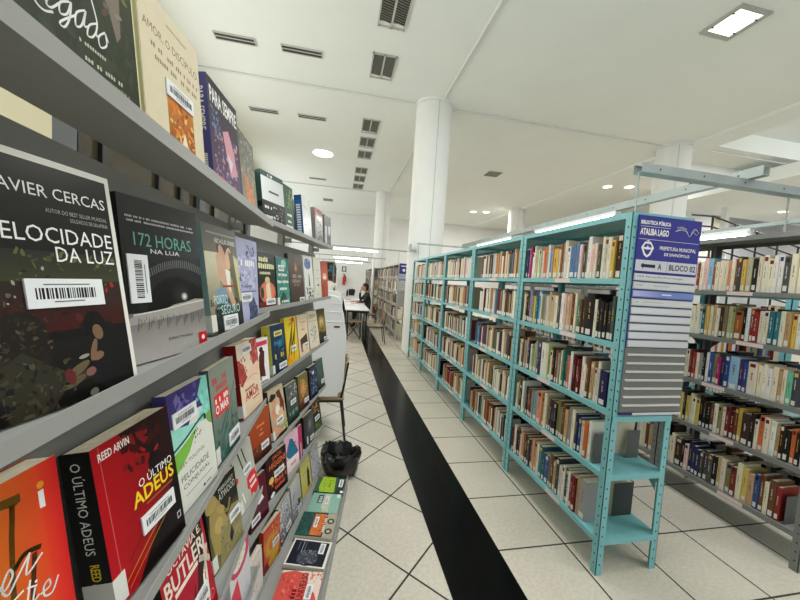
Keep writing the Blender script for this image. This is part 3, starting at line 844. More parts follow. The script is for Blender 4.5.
display('tolstoy', .025, (216, 216, 204), (70, 62, 120), [
    ('p', [(0, 1), (.85, 1), (.7, .86), (.8, .74), (.55, .76), (.4, .66), (0, .72)], (62, 54, 116)), ('n', .1, .78, .7, .98, 18, [(92, 80, 150), (50, 44, 96), (120, 106, 170)], .08),
    ('p', [(.85, 1), (1, 1), (1, .62), (.8, .6), (.6, .64), (.8, .74), (.7, .86)], (130, 206, 190)), ('p', [(0, .72), (.4, .66), (.6, .64), (.8, .64), (0, .5)], (150, 214, 200)),
    ('n', .65, .6, 1, .9, 14, [(150, 220, 206), (110, 190, 176)], .07), ('s', [(0, .53), (.3, .57), (.6, .63), (.82, .66)], .03, (30, 44, 34)), ('p', [(0, .5), (.3, .54), (.6, .6), (.35, .44), (.1, .36), (0, .34)], (120, 180, 70)), ('p', [(.8, .64), (1, .66), (1, .52), (.9, .56)], (120, 160, 80)),
    ('n', .45, .46, .7, .58, 9, [(40, 40, 40), (206, 206, 196), (90, 60, 50)], .03), ('e', .82, .63, .03, .025, K),
    ('t', 'LEV TOLSTÓI', .12, .36, .7, .4, (66, 66, 66)), ('t', 'FELICIDADE', .1, .245, .8, .295, (50, 50, 50)), ('t', 'CONJUGAL', .12, .165, .8, .215, (50, 50, 50)), ('r', .15, .115, .85, .12, (90, 90, 90)), ('e', .6, .05, .03, .012, K), ('r', .66, .045, .78, .055, (90, 90, 90))],
    'white book with purple and mint watercolour top beside the red thriller', barcode=(.06, .7, .62, .83, 0))
display('mar', .02, (126, 136, 122), (70, 92, 88), [
    ('g', 0, 0, 1, .6, (34, 78, 70), (120, 134, 122)), ('g', 0, .6, 1, 1, (120, 134, 122), (142, 150, 136)), ('n', .05, .02, .95, .35, 30, [(50, 96, 86), (80, 120, 110), (30, 66, 60)], .1), ('s', [(.3, .2), (.95, .72)], .02, (30, 44, 42)), ('s', [(.25, .3), (.6, .5)], .03, (34, 50, 46)),
    ('s', [(.6, .2), (.8, .52)], .02, (40, 60, 54)), ('m', 0.1, 0.82, 0.66, 0.9, (196, 60, 66)), ('m', 0.12, 0.74, 0.66, 0.81, (196, 60, 66)), ('r', .1, .48, .68, .71, (212, 50, 54)), ('m', 0.14, 0.62, 0.36, 0.68, (238, 237, 232)), ('m', 0.4, 0.62, 0.66, 0.68, (238, 237, 232)), ('t', 'O MAR', .13, .51, .65, .6, (238, 237, 232), 1)],
    'grey-green seascape book with red title block on the third display shelf', barcode=(.5, .06, .98, .2, 0), spine_label=True)
display('amarinha', .04, (226, 206, 178), (126, 16, 26), [
    ('g', 0, 0, 1, 1, (226, 196, 166), (230, 216, 192)), ('p', [(.62, 1), (1, 1), (1, .62), (.7, .6), (.6, .8)], (168, 62, 56)), ('n', .6, .64, 1, .98, 24, [(190, 84, 76), (150, 44, 44), (206, 120, 106)], .07),
    ('p', [(0, .8), (.25, .7), (.35, .5), (.1, .42), (0, .5)], (172, 66, 60)), ('n', .0, .44, .4, .8, 22, [(190, 90, 80), (150, 50, 48)], .06), ('p', [(.35, .5), (.5, .6), (.95, .66), (1, .5), (.6, .4)], (232, 196, 168)),
    ('m', 0.2, 0.33, 0.7, 0.37, (150, 30, 34)), ('t', 'AMOR', .18, .2, .85, .32, (160, 24, 32), 1), ('r', .5, .16, .85, .175, (150, 60, 56)), ('s', [(.3, .46), (.6, .5), (.9, .46)], .008, (150, 90, 80))],
    'cream book with red blossom and thick dark red spine on third display shelf', barcode=(.22, .84, .66, .95, 0), spine_shapes=[('t', 'AMOR', .3, .44, .7, .58, (238, 237, 232), 1, -90), ('r', .1, .02, .9, .06, (196, 60, 60))], spine_label=True)
display('women', .018, (232, 226, 222), (210, 200, 196), [
    ('r', .1, .84, .95, .94, (206, 60, 96)), ('p', [(.35, .2), (.4, .62), (.55, .78), (.75, .7), (.7, .4), (.75, .15)], (86, 36, 34)), ('e', .55, .76, .12, .06, (60, 34, 30)), ('p', [(.3, .2), (.36, .0), (.5, .0), (.46, .3)], (40, 30, 30))],
    'white book with a dark red standing figure squeezed behind the dark blue book', barcode=(.2, .02, .9, .1, 0))
# ---- third shelf, far unit
display('night', .04, (20, 44, 66), (222, 208, 76), [
    ('g', 0, 0, 1, 1, (14, 36, 56), (28, 58, 84)), ('r', .25, .76, .8, .87, (226, 212, 130)), ('m', 0.32, 0.785, 0.73, 0.845, (20, 44, 66)), ('s', [(.25, .64), (.6, .6), (.85, .72), (.8, .58), (.5, .54)], .07, (44, 120, 160)), ('m', 0.22, 0.58, 0.75, 0.68, (50, 130, 170)),
    ('m', 0.2, 0.3, 0.85, 0.42, (206, 170, 80)), ('n', .2, .25, .9, .6, 12, [(206, 180, 90), (60, 130, 160)], .03)],
    'dark blue book with bright yellow spine on the third display shelf', barcode=(.42, .06, .95, .18, 0), spine_shapes=[('r', 0.35, 0.400, 0.65, 0.426, (150, 130, 40)), ('r', 0.35, 0.438, 0.65, 0.464, (150, 130, 40)), ('r', 0.35, 0.475, 0.65, 0.501, (150, 130, 40)), ('r', 0.35, 0.512, 0.65, 0.539, (150, 130, 40)), ('r', 0.35, 0.550, 0.65, 0.576, (150, 130, 40)), ('r', 0.35, 0.588, 0.65, 0.614, (150, 130, 40)), ('r', 0.35, 0.625, 0.65, 0.651, (150, 130, 40)), ('r', 0.35, 0.662, 0.65, 0.689, (150, 130, 40)), ('r', 0.35, 0.700, 0.65, 0.726, (150, 130, 40)), ('r', 0.35, 0.738, 0.65, 0.764, (150, 130, 40)), ('r', 0.35, 0.775, 0.65, 0.801, (150, 130, 40)), ('r', 0.35, 0.812, 0.65, 0.839, (150, 130, 40))], spine_label=True)
display('yellow', .02, (226, 196, 28), (214, 180, 20), [
    ('g', 0, 0, 1, 1, (226, 176, 22), (230, 206, 40))] + [('s', [(.05 + .06 * i, .1 + .1 * (i % 4)), (.45 + .05 * i, .55 + .08 * (i % 5))], .05, (60, 56, 30)) for i in range(10)] + [('p', [(.5, .95), (.8, 1), (.9, .9), (.7, .86)], (200, 60, 40)), ('n', .3, .8, .7, .95, 8, [(196, 60, 40), (120, 90, 20)], .06), ('p', [(.05, .05), (.3, .3), (.4, .05)], (226, 150, 20))],
    'bright yellow book with black diagonal lettering on the third display shelf', barcode=(.4, .26, .8, .38, 0))
display('creamchair', .02, (226, 204, 172), (206, 190, 160), [
    ('m', 0.3, 0.8, 0.8, 0.84, (200, 110, 80)), ('m', 0.42, 0.72, 0.6, 0.76, (200, 110, 80)), ('m', 0.35, 0.62, 0.7, 0.67, (200, 110, 80)), ('r', .2, .9, .8, .91, (206, 150, 120)),
    ('p', [(.15, .42), (.6, .48), (.85, .52), (.9, .3), (.75, .12), (.6, .3), (.35, .3), (.3, .1), (.2, .12)], (74, 46, 34)), ('n', .2, .1, .85, .45, 8, [(60, 36, 28), (100, 66, 48)], .05)],
    'cream book with a dark brown animal shape on the third display shelf', barcode=(.52, .18, .88, .3, 0))
display('creamart', .02, (222, 208, 184), (200, 190, 170), [
    ('r', .25, .82, .8, .9, (130, 124, 112)), ('m', 0.28, 0.83, 0.77, 0.89, (222, 208, 184)), ('e', .5, .4, .38, .27, (206, 200, 186)), ('n', .2, .18, .8, .6, 50, [(60, 58, 56), (236, 232, 220), (120, 116, 110)], .05), ('r', .2, .72, .9, .73, (120, 116, 108))],
    'cream book with tangled black line drawing, next to last on third display shelf')
display('golden', .02, (56, 54, 34), (40, 40, 30), [
    ('g', 0, .3, 1, 1, (150, 120, 50), (52, 56, 34)), ('e', .5, .6, .4, .22, (236, 206, 130), (110, 96, 44)), ('p', [(.47, .3), (.48, .6), (.54, .62), (.56, .3)], (60, 44, 24)), ('g', 0, 0, 1, .3, (24, 26, 22), (60, 58, 34)), ('n', 0, .24, 1, .36, 14, [(50, 60, 30), (30, 36, 24)], .08)],
    'dark book with a glowing golden glade at the end of third display shelf', barcode=(.62, .04, .92, .14, 0))
# ---- fourth shelf
display('butler', .022, (176, 20, 44), (24, 16, 16), [
    ('g', 0, 0, 1, 1, (150, 14, 34), (184, 24, 48)), ('p', [(.62, .8), (.8, .98), (.95, .95), (.9, .6), (.75, .3), (.6, .0), (.5, .0), (.62, .4), (.72, .6)], (52, 18, 20)), ('p', [(.2, .0), (.45, .3), (.6, .5), (.5, .1), (.4, 0)], (70, 16, 24)),
    ('t', 'OCTAVIA E.', .14, .86, .92, .94, (240, 226, 210), 1), ('t', 'BUTLER', .05, .66, .92, .83, (240, 226, 210), 1), ('r', .2, .6, .72, .645, (240, 226, 210)),
    ('s', [(.93, .8), (.9, .6), (.84, .3), (.8, .1)], .05, (238, 226, 208)), ('s', [(.78, .62), (.9, .56), (.98, .5)], .08, (238, 226, 208)), ('s', [(.82, .46), (.9, .54), (.97, .66)], .06, (238, 226, 208)), ('s', [(.8, .44), (.78, .36)], .05, (238, 226, 208)),
    ('t', 'KINDRED', .3, .1, .95, .2, (226, 100, 100))],
    'crimson book with large cream capitals at the bottom edge, fourth display shelf', barcode=(.5, .2, .82, .36, 0), spine_label=False)
display('atwood', .022, (30, 32, 28), (24, 24, 22), [
    ('g', 0, 0, 1, .6, (120, 112, 68), (54, 52, 40)), ('p', [(.02, .88), (.12, .95), (.3, .9), (.45, .7), (.3, .62), (.12, .7)], (170, 146, 84)), ('e', .16, .82, .16, .09, (178, 156, 92)), ('p', [(.08, .72), (.4, .76), (.55, .5), (.6, .3), (.4, .1), (.1, .2), (.04, .5)], (164, 142, 82)),
    ('o', .42, .66, .14, .05, (176, 152, 92), -.7), ('o', .3, .5, .13, .1, (184, 160, 98), .3), ('o', .38, .36, .12, .07, (172, 148, 88), .4), ('s', [(.5, .6), (.62, .56), (.72, .66)], .06, (176, 152, 92)), ('p', [(.3, .36), (.75, .56), (1, .5), (1, 0), (.2, 0)], (142, 132, 88)),
    ('n', .3, .05, .95, .45, 26, [(128, 118, 76), (158, 146, 98), (112, 106, 70)], .09), ('p', [(.55, .2), (.66, .32), (.7, .18), (.6, .1)], (44, 42, 50)),
    ('t', 'MARGARET', .42, .87, .92, .925, (206, 206, 196)), ('t', 'ATWOOD', .4, .76, .95, .85, (206, 206, 196))],
    'black book with a golden carved stone figure on the fourth display shelf', barcode=(.62, .34, .98, .47, 0), spine_label=True)
display('leaf', .018, (176, 178, 166), (150, 152, 142), [
    ('s', [(.3, .92), (.42, .62)], .05, (56, 56, 52)), ('s', [(.5, .94), (.62, .66)], .05, (60, 60, 56)), ('s', [(.2, .3), (.26, .12)], .05, (226, 226, 220)), ('e', .06, .56, .08, .05, (206, 40, 46)),
    ('p', [(.5, .42), (.7, .46), (.95, .44), (1, .3), (1, .1), (.8, .04), (.66, .12), (.56, .06), (.58, .2), (.46, .26)], (206, 40, 50)), ('m', 0.6, 0.3, 0.92, 0.36, (238, 237, 232)), ('m', 0.6, 0.2, 0.95, 0.26, (238, 237, 232))],
    'grey-white book with torn red shape and dark strokes on fourth display shelf', barcode=(.4, .5, .78, .62, 0), spine_label=True)
display('rust', .02, (160, 70, 34), (140, 60, 30), [
    ('g', 0, .3, 1, 1, (150, 60, 28), (172, 82, 44)), ('m', 0.34, 0.66, 0.72, 0.71, (226, 150, 100)), ('m', 0.5, 0.57, 0.6, 0.6, (226, 150, 100)), ('m', 0.38, 0.47, 0.7, 0.52, (226, 150, 100)), ('g', 0, 0, 1, .3, (44, 22, 16), (110, 48, 26)), ('n', 0, 0, .5, .3, 10, [(66, 30, 20), (150, 90, 50)], .07)],
    'rust orange book with thin pale title on the fourth display shelf', barcode=(.48, .16, .86, .3, 0))
display('couple', .02, (206, 190, 160), (60, 50, 44), [
    ('g', 0, 0, 1, 1, (150, 130, 100), (222, 206, 176)), ('p', [(0, .8), (.2, .92), (.5, .86), (.45, .8), (.2, .76)], (52, 38, 32)), ('p', [(.5, .9), (.75, .92), (.95, .6), (.9, .4), (.7, .5), (.6, .7)], (112, 54, 34)), ('o', .3, .68, .16, .1, (214, 166, 132), .2), ('o', .55, .66, .12, .12, (226, 184, 150), -.3),
    ('p', [(.1, .6), (.4, .62), (.5, .4), (.3, .3), (.1, .36)], (206, 150, 112)), ('e', .48, .54, .14, .1, (236, 230, 220)), ('p', [(.5, .5), (.8, .54), (.86, .2), (.5, .2)], (222, 176, 140)), ('n', .7, .06, 1, .3, 16, [(150, 160, 80), (196, 200, 130), (110, 130, 60)], .08),
    ('p', [(0, .3), (.3, .22), (.6, .12), (.7, .04), (.2, .02), (0, .08)], (206, 150, 116)), ('p', [(0, 0), (.9, 0), (.9, .06), (.4, .06)], (40, 34, 32))],
    'romance book with kissing couple, man in dark hat, fourth display shelf', barcode=(.3, .26, .74, .38, 0), spine_label=True)
display('wolf', .02, (40, 42, 40), (26, 28, 28), [
    ('g', 0, 0, 1, 1, (26, 34, 30), (96, 98, 92)), ('n', .1, .6, .95, .95, 26, [(170, 172, 168), (120, 122, 118), (206, 206, 200), (60, 62, 60)], .08), ('n', .2, .15, .9, .4, 14, [(40, 110, 80), (60, 130, 96)], .05), ('m', 0.15, 0.2, 0.9, 0.3, (110, 170, 140))],
    'black book with pale grey fur above green lettering on fourth display shelf', barcode=(.32, .44, .78, .56, 0))
display('goldgreen', .02, (80, 64, 34), (60, 50, 30), [
    ('g', 0, .2, 1, 1, (120, 70, 36), (110, 112, 60)), ('e', .5, .6, .35, .25, (226, 180, 110), (150, 100, 50)), ('n', .15, .3, .85, .85, 24, [(206, 130, 60), (170, 160, 80), (226, 196, 140), (150, 70, 40)], .08), ('g', 0, 0, 1, .22, (40, 24, 18), (90, 50, 30))],
    'golden brown book with a glowing figure on the fourth display shelf', barcode=(.5, .14, .95, .26, 0))
display('blueblk', .02, (28, 34, 50), (20, 22, 28), [
    ('n', .2, .1, .9, .95, 40, [(80, 120, 190), (110, 150, 206), (50, 76, 130), (170, 190, 220)], .07), ('m', 0.25, 0.72, 0.8, 0.84, (238, 237, 232)), ('r', 0, 0, 1, .08, (16, 18, 24))],
    'black book with bright blue swirls, next to last on fourth display shelf')
display('dkteal', .018, (52, 70, 66), (36, 46, 44), [
    ('g', 0, 0, 1, 1, (36, 40, 36), (76, 104, 98)), ('n', .2, .1, .9, .6, 18, [(90, 92, 80), (60, 66, 60), (120, 110, 90)], .08)],
    'dark teal grey book at the far end of the fourth display shelf', barcode=(.5, .14, .9, .27, 0))
# ---- fifth shelf
display('whiteE', .02, (206, 204, 206), (190, 190, 190), [
    ('g', 0, 0, 1, 1, (196, 194, 200), (214, 212, 212)), ('e', .55, .8, .5, .24, (196, 40, 84)), ('e', .5, .82, .36, .17, (226, 220, 206)), ('n', .2, .7, .9, .95, 20, [(206, 200, 186), (180, 170, 160)], .05), ('p', [(0, .45), (.35, .55), (.5, 0), (0, 0)], (206, 24, 66))],
    'white book with curved crimson band at the lower edge, fifth display shelf')
display('maroon', .02, (84, 18, 36), (60, 14, 26), [
    ('g', 0, 0, 1, 1, (70, 14, 30), (96, 22, 42)), ('p', [(.4, .5), (.7, .56), (.8, .44), (.5, .4)], (226, 224, 222))],
    'dark maroon book half hidden behind the fifth display shelf lip', barcode=(.05, .1, .5, .24, 0))
display('jack', .022, (26, 22, 22), (70, 16, 30), [
    ('p', [(0, 0), (.3, 0), (.24, 1), (0, 1)], (52, 18, 26)), ('n', .2, .3, .9, .6, 22, [(206, 110, 40), (226, 150, 60), (120, 50, 24)], .07), ('t', 'JACK', .3, .82, .8, .94, (226, 96, 60), 1), ('t', 'HIGGINS', .14, .65, .97, .79, (232, 110, 56), 1),
    ('m', 0.2, 0.24, 0.97, 0.34, (224, 80, 54)), ('m', 0.35, 0.1, 0.85, 0.2, (224, 90, 50)), ('e', .2, .4, .12, .08, (232, 190, 90)), ('p', [(.1, .05), (.24, .12), (.34, .06), (.2, -.04)], (238, 237, 232))],
    'black thriller with glowing orange-red capitals on the fifth display shelf', barcode=(.34, .4, .84, .55, 0))
display('pink', .014, (232, 176, 200), (220, 170, 190), [
    ('g', 0, .5, 1, 1, (226, 150, 186), (240, 206, 216)), ('p', [(.1, .5), (.4, .86), (.6, .8), (.95, .4), (.9, .3), (.4, .3)], (44, 110, 140)), ('n', .2, .35, .85, .7, 14, [(60, 130, 160), (34, 84, 112)], .06), ('g', 0, 0, 1, .34, (232, 206, 200), (236, 228, 228)), ('m', 0.3, 0.14, 0.8, 0.22, (206, 90, 90))],
    'pink and teal book standing after the orange-lettered thriller, fifth display shelf')
display('magenta', .012, (176, 34, 96), (150, 30, 84), [('r', .2, .0, .3, .5, (60, 20, 40)), ('r', .55, 0, .7, .46, (226, 220, 226)), ('r', .8, .0, .9, .4, (60, 120, 80))],
    'narrow magenta book on the fifth display shelf')
display('bwE', .02, (54, 56, 58), (36, 38, 38), [
    ('gh', 0, 0, 1, 1, (40, 42, 44), (76, 78, 80)), ('e', .6, .6, .25, .25, (130, 132, 134), (64, 66, 68)), ('n', .2, .1, .9, .5, 16, [(34, 34, 36), (96, 98, 100)], .08), ('r', .2, .05, .34, .3, (206, 206, 206))],
    'charcoal book with pale smoky shape on the fifth display shelf', barcode=(.55, .06, .92, .2, 0))
display('goldE', .018, (40, 36, 28), (30, 28, 24), [
    ('n', .1, .5, .9, .92, 20, [(214, 160, 90), (226, 190, 120), (170, 110, 60)], .09), ('r', 0, .66, 1, .7, (40, 36, 28)), ('g', 0, 0, 1, .4, (60, 76, 40), (30, 30, 24)), ('n', .3, .05, .9, .2, 8, [(120, 150, 60)], .07)],
    'dark book with golden bands at the far end of fifth display shelf', barcode=(.3, .3, .8, .44, 0))
# ---- sixth shelf
display('floralF', .02, (222, 212, 206), (206, 200, 196), [('n', 0, 0, 1, 1, 40, [(196, 120, 130), (226, 200, 196), (206, 180, 170), (150, 60, 90), (236, 230, 226)], .06)],
    'white floral book at the lower edge of the picture, sixth display shelf')
display('redgold', .022, (196, 70, 56), (176, 60, 46), [
    ('g', 0, .55, 1, 1, (206, 120, 70), (200, 66, 56)), ('e', .4, .5, .34, .26, (226, 190, 70), (196, 130, 40)), ('e', .45, .5, .18, .14, (206, 110, 50)), ('p', [(.1, .05), (.5, .3), (.95, .4), (.8, .0)], (196, 156, 40)), ('n', .5, .5, .95, .95, 12, [(226, 180, 70), (150, 40, 36)], .07), ('p', [(0, .0), (.3, .0), (.2, .2), (0, .2)], (120, 40, 30))],
    'red book with golden yellow shapes on the sixth display shelf', barcode=(.5, .36, .9, .5, 0))
display('bwsplash', .018, (90, 88, 94), (80, 80, 84), [
    ('g', 0, 0, 1, 1, (60, 58, 66), (206, 204, 206)), ('n', 0, 0, 1, 1, 80, [(40, 38, 46), (226, 224, 226), (130, 126, 134), (196, 194, 196)], .08)],
    'black and white splashed book right of the red and golden one, sixth display shelf', barcode=(.45, .1, .9, .24, 0))
display('bwhand', .018, (196, 196, 196), (170, 170, 170), [
    ('g', 0, 0, 1, 1, (120, 120, 122), (216, 214, 216))] + [('r', .15, .9 - i * .06, .9, .91 - i * .06, (130, 130, 134)) for i in range(7)] + [('n', 0, .0, .8, .4, 40, [(40, 40, 44), (226, 226, 226), (110, 106, 116)], .06), ('p', [(.6, .38), (.95, .3), (.7, .1)], (30, 30, 32)), ('o', .25, .62, .2, .03, (110, 110, 114), .5)],
    'white book with grey lines of text and black splashes, sixth display shelf', barcode=(.5, .02, .9, .13, 0))
display('yellowF', .018, (206, 196, 110), (186, 176, 100), [('g', 0, 0, 1, 1, (196, 180, 90), (214, 206, 130)), ('p', [(.55, .1), (.62, .6), (.75, .7), (.85, .5), (.8, .1)], (50, 46, 36)), ('r', .2, .6, .5, .62, (150, 140, 80))],
    'pale yellow book with a thin dark figure on the sixth display shelf')
display('patternF', .018, (190, 188, 190), (170, 170, 170), [('n', 0, 0, 1, 1, 90, [(60, 56, 62), (226, 224, 224), (120, 116, 124), (206, 204, 206)], .06)],
    'black and white speckled book at the far end of the sixth display shelf')


# ---- bottom tray: books lying almost flat
def tray_book(u0, yaw, w, h, t, cover, spine, shapes, label, barcode=None, off=.018, z=.0786, tilt=1.55):
    ud, nd = TD, -TN
    p = Vector((*(TO + TD * u0 + TN * off), z + t + .0022))
    yd = ud * math.cos(yaw) + nd * math.sin(yaw)
    R = Vector((yd.x, yd.y, 0))
    yn = Vector((yd.y, -yd.x, 0))
    U = -yn * math.sin(tilt) + Vector((0, 0, math.cos(tilt)))
    Y = U.cross(R)
    M4 = Matrix(((R.x, Y.x, U.x, p.x), (R.y, Y.y, U.y, p.y), (R.z, Y.z, U.z, p.z), (0, 0, 0, 1)))
    return book_at(M4, w, h, t, cover, spine, shapes, label, barcode=barcode)


tray_book(-.038, .01, .15, .19, .02, (226, 206, 190), (206, 80, 66), [
    ('p', [(0, 0), (.3, .1), (.5, .3), (.9, .36), (1, .7), (.9, 1), (0, 1)], (206, 84, 74)), ('n', .1, .4, .9, 1, 30, [(196, 60, 56), (220, 120, 106), (206, 90, 80)], .08), ('n', .6, .0, 1, .4, 20, [(206, 70, 60), (226, 200, 186), (196, 90, 80)], .06),
    ('m', 0.1, 0.52, 0.42, 0.64, (110, 20, 26)), ('t', 'UNIVERSO', .08, .34, .95, .5, (110, 20, 26), 1)],
    'red and white splashed book nearest the camera in the bottom tray', barcode=(.1, .16, .56, .32, 0))
tray_book(.128, .08, .158, .2, .02, (224, 222, 212), (216, 214, 204), [
    ('r', .05, .06, .95, .96, (30, 32, 46)), ('g', .05, .06, .95, .3, (20, 22, 26), (30, 32, 46)), ('e', .32, .5, .3, .26, (64, 66, 76)), ('n', .08, .28, .6, .72, 70, [(120, 124, 134), (44, 46, 60), (170, 174, 180)], .03), ('r', .05, .06, .12, .5, (30, 32, 46)),
    ('r', .55, .8, .9, .815, (110, 112, 120)), ('r', .5, .7, .92, .715, (150, 152, 160)), ('r', .5, .64, .9, .65, (130, 132, 140))],
    'navy book with white border and pale speckled disc in the bottom tray', barcode=(.5, .14, .9, .28, 0))
tray_book(.302, .03, .178, .196, .03, (40, 46, 44), (206, 200, 180), [
    ('r', 0, .62, 1, 1, (40, 76, 70)), ('n', .1, .66, .9, 1, 14, [(30, 60, 56), (60, 100, 92)], .08), ('r', .06, .3, .95, .62, (206, 110, 50)), ('n', .1, .32, .9, .6, 18, [(120, 50, 26), (226, 140, 70), (60, 30, 20)], .05), ('r', 0, .0, 1, .26, (170, 160, 140)),
    ('e', .25, .13, .12, .1, (60, 56, 46)), ('e', .25, .13, .06, .05, (190, 180, 156)), ('e', .66, .13, .12, .1, (60, 56, 46)), ('e', .66, .13, .06, .05, (190, 180, 156)), ('m', 0.2, 0.26, 0.9, 0.31, (238, 237, 232))],
    'book with orange band between dark green and grey in the bottom tray', barcode=(.36, .48, .8, .58, 0))
tray_book(.494, .02, .17, .178, .022, (134, 176, 158), (120, 160, 144), [
    ('g', 0, 0, 1, 1, (140, 180, 162), (128, 170, 152)), ('p', [(.05, .32), (.95, .36), (.95, .56), (.3, .6), (.05, .5)], (190, 190, 170)), ('n', .1, .34, .9, .55, 20, [(170, 172, 150), (206, 204, 186)], .05), ('r', .45, .6, .9, .78, (60, 70, 66)), ('m', 0.5, 0.63, 0.85, 0.75, (190, 206, 196)), ('r', .8, .02, .98, .14, (206, 220, 216))],
    'pale mint green book in the bottom tray', barcode=(.42, .4, .8, .5, 0))
tray_book(.678, .01, .158, .19, .022, (62, 92, 62), (50, 76, 54), [
    ('p', [(0, .3), (1, .36), (1, .82), (.3, .86), (0, .8)], (156, 186, 44)), ('n', .1, .38, .95, .8, 20, [(170, 200, 60), (130, 164, 40), (110, 146, 50)], .07), ('r', 0, 0, 1, .26, (44, 58, 50)), ('m', 0.3, 0.48, 0.8, 0.56, (90, 120, 30)), ('r', .0, .0, .14, .1, (238, 237, 232))],
    'dark green book with lime green panel at far end of the bottom tray', barcode=(.36, .06, .86, .2, 0), off=.011)
# ------------------------------------------------------------------ steel bookcases
TEAL = mat('teal_enamel', (122, 186, 190), 0.42, noise=0.06, nscale=7)
GREY = mat('grey_enamel', (122, 123, 120), 0.45, noise=0.05, nscale=7)
LGREY = mat('light_grey_enamel', (176, 172, 164), 0.5, noise=0.05, nscale=7)
HOLE = mat('post_hole', (24, 34, 36), 0.8)
PINKTAG = mat('pink_paper', (226, 204, 200), 0.7)


def bookcase(label, x0, x1, y0, y1, zs, top, m, holes=True, tags=True, group='steel bookcases', detail=True):
    r = thing('bookcase', label, 'bookcase', (x0, y0, 0), 0, group)
    D, L = x1 - x0, y1 - y0
    a, t = .038, .003
    for fx in (0, 1):
        for fy in (0, 1):
            b = MB()
            xa, xb = (0, a) if fx == 0 else (D - a, D)
            ya, yb = (0, a) if fy == 0 else (L - a, L)
            xf = (0, t) if fx == 0 else (D - t, D)
            yf = (0, t) if fy == 0 else (L - t, L)
            b.box(xf[0], ya, 0, xf[1], yb, top)
            b.box(xa, yf[0], 0, xb, yf[1], top)
            if holes:
                z = .06
                while z < top - .02:
                    xs = -.0004 if fx == 0 else D + .0004
                    ys = -.0004 if fy == 0 else L + .0004
                    ym, xm = (ya + yb) / 2, (xa + xb) / 2
                    q = [(math.cos(k * math.pi / 3) * .0042, math.sin(k * math.pi / 3) * .006) for k in range(6)]
                    b.face([(xs, ym + c, z + s) for c, s in q], 1)
                    b.face([(xm + c, ys, z + s) for c, s in q], 1)
                    z += .0525
            b.build('post', [m, HOLE], r)
    for i, z in enumerate(list(zs) + [top + .003]):
        b = MB()
        h = .030
        b.box(.0035, .0035, z - .003, D - .0035, L - .0035, z)
        b.box(-.0008, .002, z - h, .0032, L - .002, z)
        b.box(D - .0032, .002, z - h, D + .0008, L - .002, z)
        b.box(.004, -.0008, z - h, D - .004, .0032, z)
        b.box(.004, L - .0032, z - h, D - .004, L + .0008, z)
        b.box(.01, .01, z - .012, .03, L - .01, z - .003)
        s = b.build('shelf', m, r)
        if tags and i < len(zs):
            b = MB()
            yy = L * (.42 + .1 * ((i * 7) % 3 - 1))
            b.box(-.0016, yy, z - .027, -.0009, yy + .14, z - .003)
            b.build('shelf_label', PINKTAG, s)
    if detail:
        for z in (zs[1], zs[3]):
            for yy, sgn in ((.042, 1), (L - .042, -1)):
                b = MB()
                b.prism([(yy, z - .13), (yy + sgn * .1, z - .031), (yy, z - .031)][::sgn], D - .006, D - .0035, axis='x')
                b.build('gusset', m, r)
    return r


TZS = (.197, .553, .893, 1.25, 1.585)
RZS = (.215, .58, .915, 1.25, 1.575)
TX0, TX1 = 1.42, 1.80
TBAYS = [(1.386, 2.349), (2.352, 3.310), (3.313, 4.268), (4.271, 5.228), (5.231, 6.19)]
tl = ['nearest teal steel bookcase carrying the blue sign on its end', 'second teal steel bookcase from the blue sign', 'third teal steel bookcase from the blue sign, middle of the row',
      'fourth teal steel bookcase from the blue sign', 'last teal steel bookcase of the row, against the white column']
for (a, q), l in zip(TBAYS, tl):
    bookcase(l, TX0, TX1, a, q, TZS, 1.917, TEAL, group='teal bookcases in a row')
RX0, RX1 = 2.62, 3.0
RBAYS = [(1.255, 2.112), (2.115, 3.07), (3.073, 4.03), (4.033, 4.99)]
rl = ['grey steel bookcase at the right edge of the picture', 'second grey steel bookcase behind the blue sign board', 'third grey steel bookcase in the right-hand row', 'fourth grey steel bookcase at the far end of right-hand row']
for i, ((a, q), l) in enumerate(zip(RBAYS, rl)):
    bookcase(l, RX0, RX1, a, q, RZS, 1.94, GREY, holes=i < 2, group='grey bookcases on the right')
BX0, BX1 = 3.86, 4.24
BBAYS = [(1.15, 2.10), (2.103, 3.06), (3.063, 4.02)]
for (a, q), l in zip(BBAYS, ['teal bookcase glimpsed behind the right-hand grey bookcase', 'teal bookcase behind the grey row, second from the front', 'teal bookcase behind the grey row, farthest back']):
    bookcase(l, BX0, BX1, a, q, TZS, 1.917, TEAL, holes=False, tags=False, group='teal bookcases behind the grey row', detail=False)
GX0, GX1 = 1.43, 1.80
GBAYS = [(7.83 + .8 * i, 7.83 + .8 * (i + 1) - .003) for i in range(5)]
for i, (a, q) in enumerate(GBAYS):
    bookcase(['far light grey bookcase with the distant blue sign', 'second light grey bookcase past the white column', 'third light grey bookcase past the white column', 'fourth light grey bookcase past the white column', 'fifth light grey bookcase past the white column, by a white pipe'][i],
             GX0, GX1, a, q, TZS, 1.93, LGREY, holes=False, tags=False, group='light grey bookcases past the column', detail=False)
FBAYS = [(12.3 + .95 * i, 12.3 + .95 * (i + 1) - .003) for i in range(4)]
for i, (a, q) in enumerate(FBAYS):
    bookcase('grey bookcase number %s beyond the white pipe' % ('one', 'two', 'three', 'four')[i], 1.30, 1.66, a, q, TZS, 1.93, GREY, holes=False, tags=False, group='distant grey bookcases', detail=False)
LBAYS = [(9.6 + 1.0 * i, 9.6 + 1.0 * (i + 1) - .003) for i in range(7)]
for i, (a, q) in enumerate(LBAYS):
    bookcase('dark bookcase behind the person in white, %s of seven' % ('first', 'second', 'third', 'fourth', 'fifth', 'sixth', 'seventh')[i], -.52, -.14, a, q, TZS, 1.93, GREY, holes=False, tags=False, group='bookcases on the left of the aisle', detail=False)

